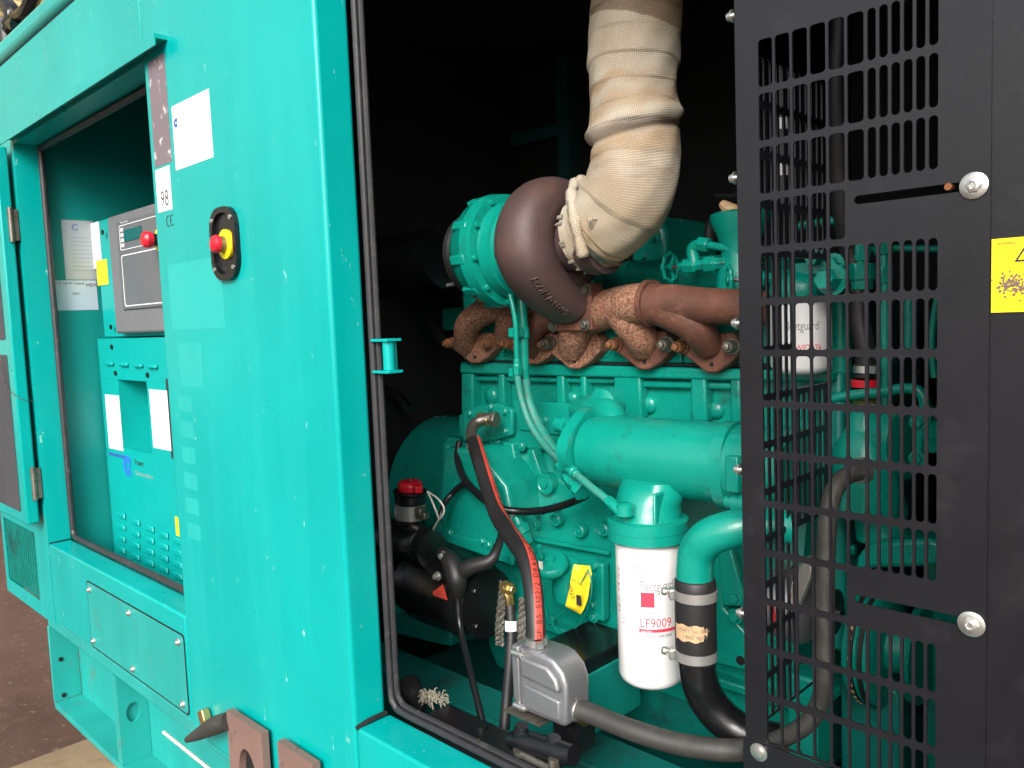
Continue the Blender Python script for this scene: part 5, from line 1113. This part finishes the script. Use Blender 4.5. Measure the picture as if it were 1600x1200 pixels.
pl = [Vector((c.x, 1.40, zz(590))), Vector((c.x, 1.40, zz(550)))] + path([(1343, 500, 1.40), (1340, 450, 1.40), (1330, 400, 1.40), (1318, 340, 1.38), (1313, 270, 1.37), (1312, 200, 1.36), (1312, 120, 1.35), (1316, 40, 1.35), (1320, -60, 1.35)])
pp = smooth(pl, 12); q = MB(); q.tube(pp, [.0165 + (.0009 if (k % 2 and k < 50) else 0) for k in range(len(pp))], 16, sub=False); q.build('hose', 'rubber', ch, smoothang=60)
q = MB(); q.lathe((c.x, 1.40, zz(582)), PZ, [(0, .018), (.0005, .0195), (.012, .0195), (.0125, .018)], 24); q.obox((c.x + .022, 1.385, zz(582) + .006), (1, -.5, 0), .014, .012, .012); q.build('hose_clamp', 'zinc', ch)
def pipe(nm, lab, l, r, mt='engine_teal', cat='pipe', nuts=()):
    t = thing(nm, lab, cat, tuple(P(*l[-1]))); pl = path(l); q = MB(); q.tube(pl, r, 12, n=8); q.build('pipe', mt, t, smoothang=70)
    for i, rn in nuts:
        j = min(i + 1, len(pl) - 1); d = pl[j] - pl[j - 1] if j else pl[1] - pl[0]; q = MB(); q.lathe(pl[i], d, [(-.014, rn), (.014, rn)], 6); q.build('pipe_nut', mt, t, bevel=.0015)
    return t
pipe('vent_pipe', 'thin teal pipe crossing above the short filter', [(1238, 356, 1.38), (1262, 350, 1.38), (1300, 345, 1.38), (1335, 342, 1.38)], .0075)
pipe('vertical_pipe', 'upright teal pipe beside the corrugated hose', [(1381, 385, 1.42), (1382, 430, 1.42), (1383, 520, 1.42), (1383, 600, 1.42), (1383, 640, 1.42)], .011, nuts=((0, .016), (1, .014)))
pipe('vertical_pipe', 'upright teal pipe with hex fittings over the bypass hose', [(1345, 372, 1.40), (1345, 395, 1.40), (1344, 425, 1.40), (1344, 440, 1.40)], .012, nuts=((1, .016), (2, .024), (3, .021)))
pipe('cross_pipe', 'slim teal pipe running level behind narrow guard slots', [(1352, 392, 1.43), (1380, 388, 1.43), (1420, 388, 1.43), (1470, 389, 1.43)], .006)
pipe('return_pipe', 'bent teal pipe hooking over beside the brass union', [(1296, 624, 1.37), (1325, 618, 1.37), (1375, 613, 1.37), (1410, 607, 1.37), (1434, 610, 1.37), (1444, 625, 1.37), (1444, 648, 1.37)], .0085, nuts=((6, .015),))
pipe('rear_pipe', 'fat upright teal pipe behind the wide guard slots', [(1312, 470, 1.47), (1312, 540, 1.47), (1312, 640, 1.47), (1314, 680, 1.47)], .022)
pipe('rear_pipe', 'curved teal hose near the narrow guard slots', [(1465, 465, 1.44), (1459, 500, 1.44), (1456, 540, 1.44), (1460, 590, 1.44)], .006)
pipe('rear_pipe', 'short upright teal pipe behind the narrow guard slots', [(1420, 460, 1.46), (1420, 500, 1.46), (1420, 545, 1.46)], .013)
pipe('fitting_stack', 'stacked teal hex fittings at the narrow slots', [(1452, 640, 1.38), (1452, 670, 1.38), (1452, 692, 1.38), (1452, 705, 1.38)], .010, cat='fitting', nuts=((1, .020), (2, .017)))
hh = thing('heater_hose', 'thin black hose with two white bands behind the upper guard slots', 'hose', tuple(P(1222, 320, 1.32)))
q = MB(); q.tube(path([(1228, -40, 1.32), (1226, 60, 1.32), (1222, 130, 1.32), (1222, 220, 1.32), (1223, 320, 1.32)]), .0105, 12); q.build('hose', 'rubber', hh, smoothang=70)
for py in (194, 266):
    q = MB(); q.tube(path([(1222, py - 9, 1.32), (1222, py + 9, 1.32)]), .0122, 14, sub=False); q.build('band', 'sticker_white', hh)
bh = thing('bottom_hose', 'grey rubber hose hanging straight down behind the guard', 'hose', tuple(P(1290, 1150, 1.12)))
pl = path([(1352, 735, 1.22), (1325, 742, 1.19), (1304, 765, 1.16), (1294, 805, 1.14), (1290, 870, 1.13), (1289, 960, 1.12), (1288, 1050, 1.11), (1280, 1100, 1.11), (1255, 1135, 1.10), (1205, 1160, 1.09), (1160, 1168, 1.08)])
q = MB(); q.tube(pl, mr(14.5, pl[4]), 18, n=8); q.build('hose', 'rubber_grey', bh, smoothang=70)
q = MB(); q.lathe(pl[0] + Vector((-.005, 0, 0)), pl[1] - pl[0], [(-.005, .0195), (.010, .0195)], 20); q.build('hose_clamp', 'zinc', bh)
# alternator and pulleys
al = thing('charging_alternator', 'silver cast charging alternator low behind the guard', 'alternator', tuple(P(1250, 1010, 1.22)))
c = P(1252, 945, 1.22); q = MB(); q.lathe((c.x - .05, 1.22, c.z), PXX, [(0, .035), (.012, .058), (.05, .062), (.062, .058), (.072, .03), (.075, .02)], 32); q.build('case', 'cast_aluminium', al, smoothang=40)
q = MB(); q.lathe((c.x + .026, 1.22, c.z), PXX, [(0, .012), (.01, .012), (.011, .036), (.014, .036), (.02, .028), (.026, .036), (.029, .036), (.03, .012), (.04, .01)], 28); q.build('pulley', 'black_paint', al)
q = MB(); q.pxprism([(1226, 960), (1240, 890), (1262, 868), (1274, 872), (1268, 905), (1245, 960)], 1.15, 1.165); q.build('fan_cover', 'zinc', al, bevel=.005)  # brighter metal colour makes up for the shadow it sits in
q = MB(); q.tube(path([(1205, 945, 1.16), (1212, 975, 1.16), (1222, 1000, 1.16)]), .004, 8); q.build('red_lead', 'red', al)
cr = thing('crank_pulley', 'large teal crankshaft pulley with yellow-marked belts', 'pulley', tuple(P(1380, 1090, 1.46)))
c = P(1385, 1008, 1.46); c0 = Vector((c.x - .04, 1.46, c.z))
q = MB(); q.lathe(c0, PXX, [(0, .04), (.002, .105), (.010, .108), (.016, .096), (.022, .108), (.026, .108), (.032, .096), (.038, .108), (.044, .108), (.05, .10), (.052, .045), (.09, .04), (.092, .085), (.10, .088), (.105, .085), (.106, .03)], 44); q.build('wheel', 'engine_teal', cr)
for dx in (.013, .029):
    q = MB(); q.lathe(c0 + PXX * dx, PXX, [(0, .100), (.001, .1095), (.008, .1095), (.009, .100)], 44, cap=False); be = q.build('belt', 'rubber', cr)
q = MB(); v0 = MB()
for k in range(14):
    a = R_(150 + k * 9); cc2 = c0 + Vector((.0165, .11 * math.cos(a), .11 * math.sin(a))); q.obox(cc2, PXX, .005, .006, .0008, up=(0, math.cos(a), math.sin(a)))
o = q.build('belt_print', 'tan_label', cr); o['kind'] = 'stuff'
pgd = MB(); pgd.pxprism([(1334, 895), (1338, 872), (1352, 853), (1372, 846), (1452, 842), (1470, 848), (1470, 886), (1366, 888)], 1.38, 1.50); tag(pgd.build('belt_cover', 'engine_teal', bevel=.008), 'teal belt cover arching above the crank pulley', 'cover')
fb = thing('fan_bracket', 'teal upright plate beside the crank pulley behind the guard', 'bracket', (-.3, 1.6, .5))
q = MB(); a = P(1448, 1000, 1.5); q.box(a.x, a.x + .16, 1.5, 1.51, .40, 1.01); q.build('plate', 'engine_teal', fb)
q = MB(); a, b = P(1312, 1055, 1.45), P(1360, 1130, 1.45); q.box(a.x, b.x + .05, 1.45, 1.52, .45, a.z); q.build('foot', 'sump_teal', fb, bevel=.006)  # darker teal here too, shade put into the colour
q = MB(); a, b = P(1228, 1050, 1.3), P(1276, 1110, 1.3); q.box(a.x, b.x, 1.3, 1.36, .40, a.z); q.build('lit_floor_box', 'engine_teal', fb, bevel=.006)  # added teal box standing in for lit floor seen through slots
# grit and leaves on the tray behind the guard
q = MB(); random.seed(11)
for k in range(700):
    x, y = random.uniform(-.60, -.27), random.uniform(1.02, 1.45); s = random.uniform(.002, .008); z = .3185; a = random.uniform(0, 6.28)
    ring = [(x + s * math.cos(a + t) * random.uniform(.6, 1.2), y + s * math.sin(a + t) * random.uniform(.6, 1.2), z) for t in (0, 1.26, 2.5, 3.77, 5.0)]
    o = len(q.v); q.v += [Vector(p) for p in ring] + [Vector((x, y, z + s * .7))]; q.f += [(o + j, o + (j + 1) % 5, o + 5) for j in range(5)]
tag(q.build('grit', 'yard'), 'loose grit and dead leaves on the tray behind the guard', 'grit', kind='stuff')
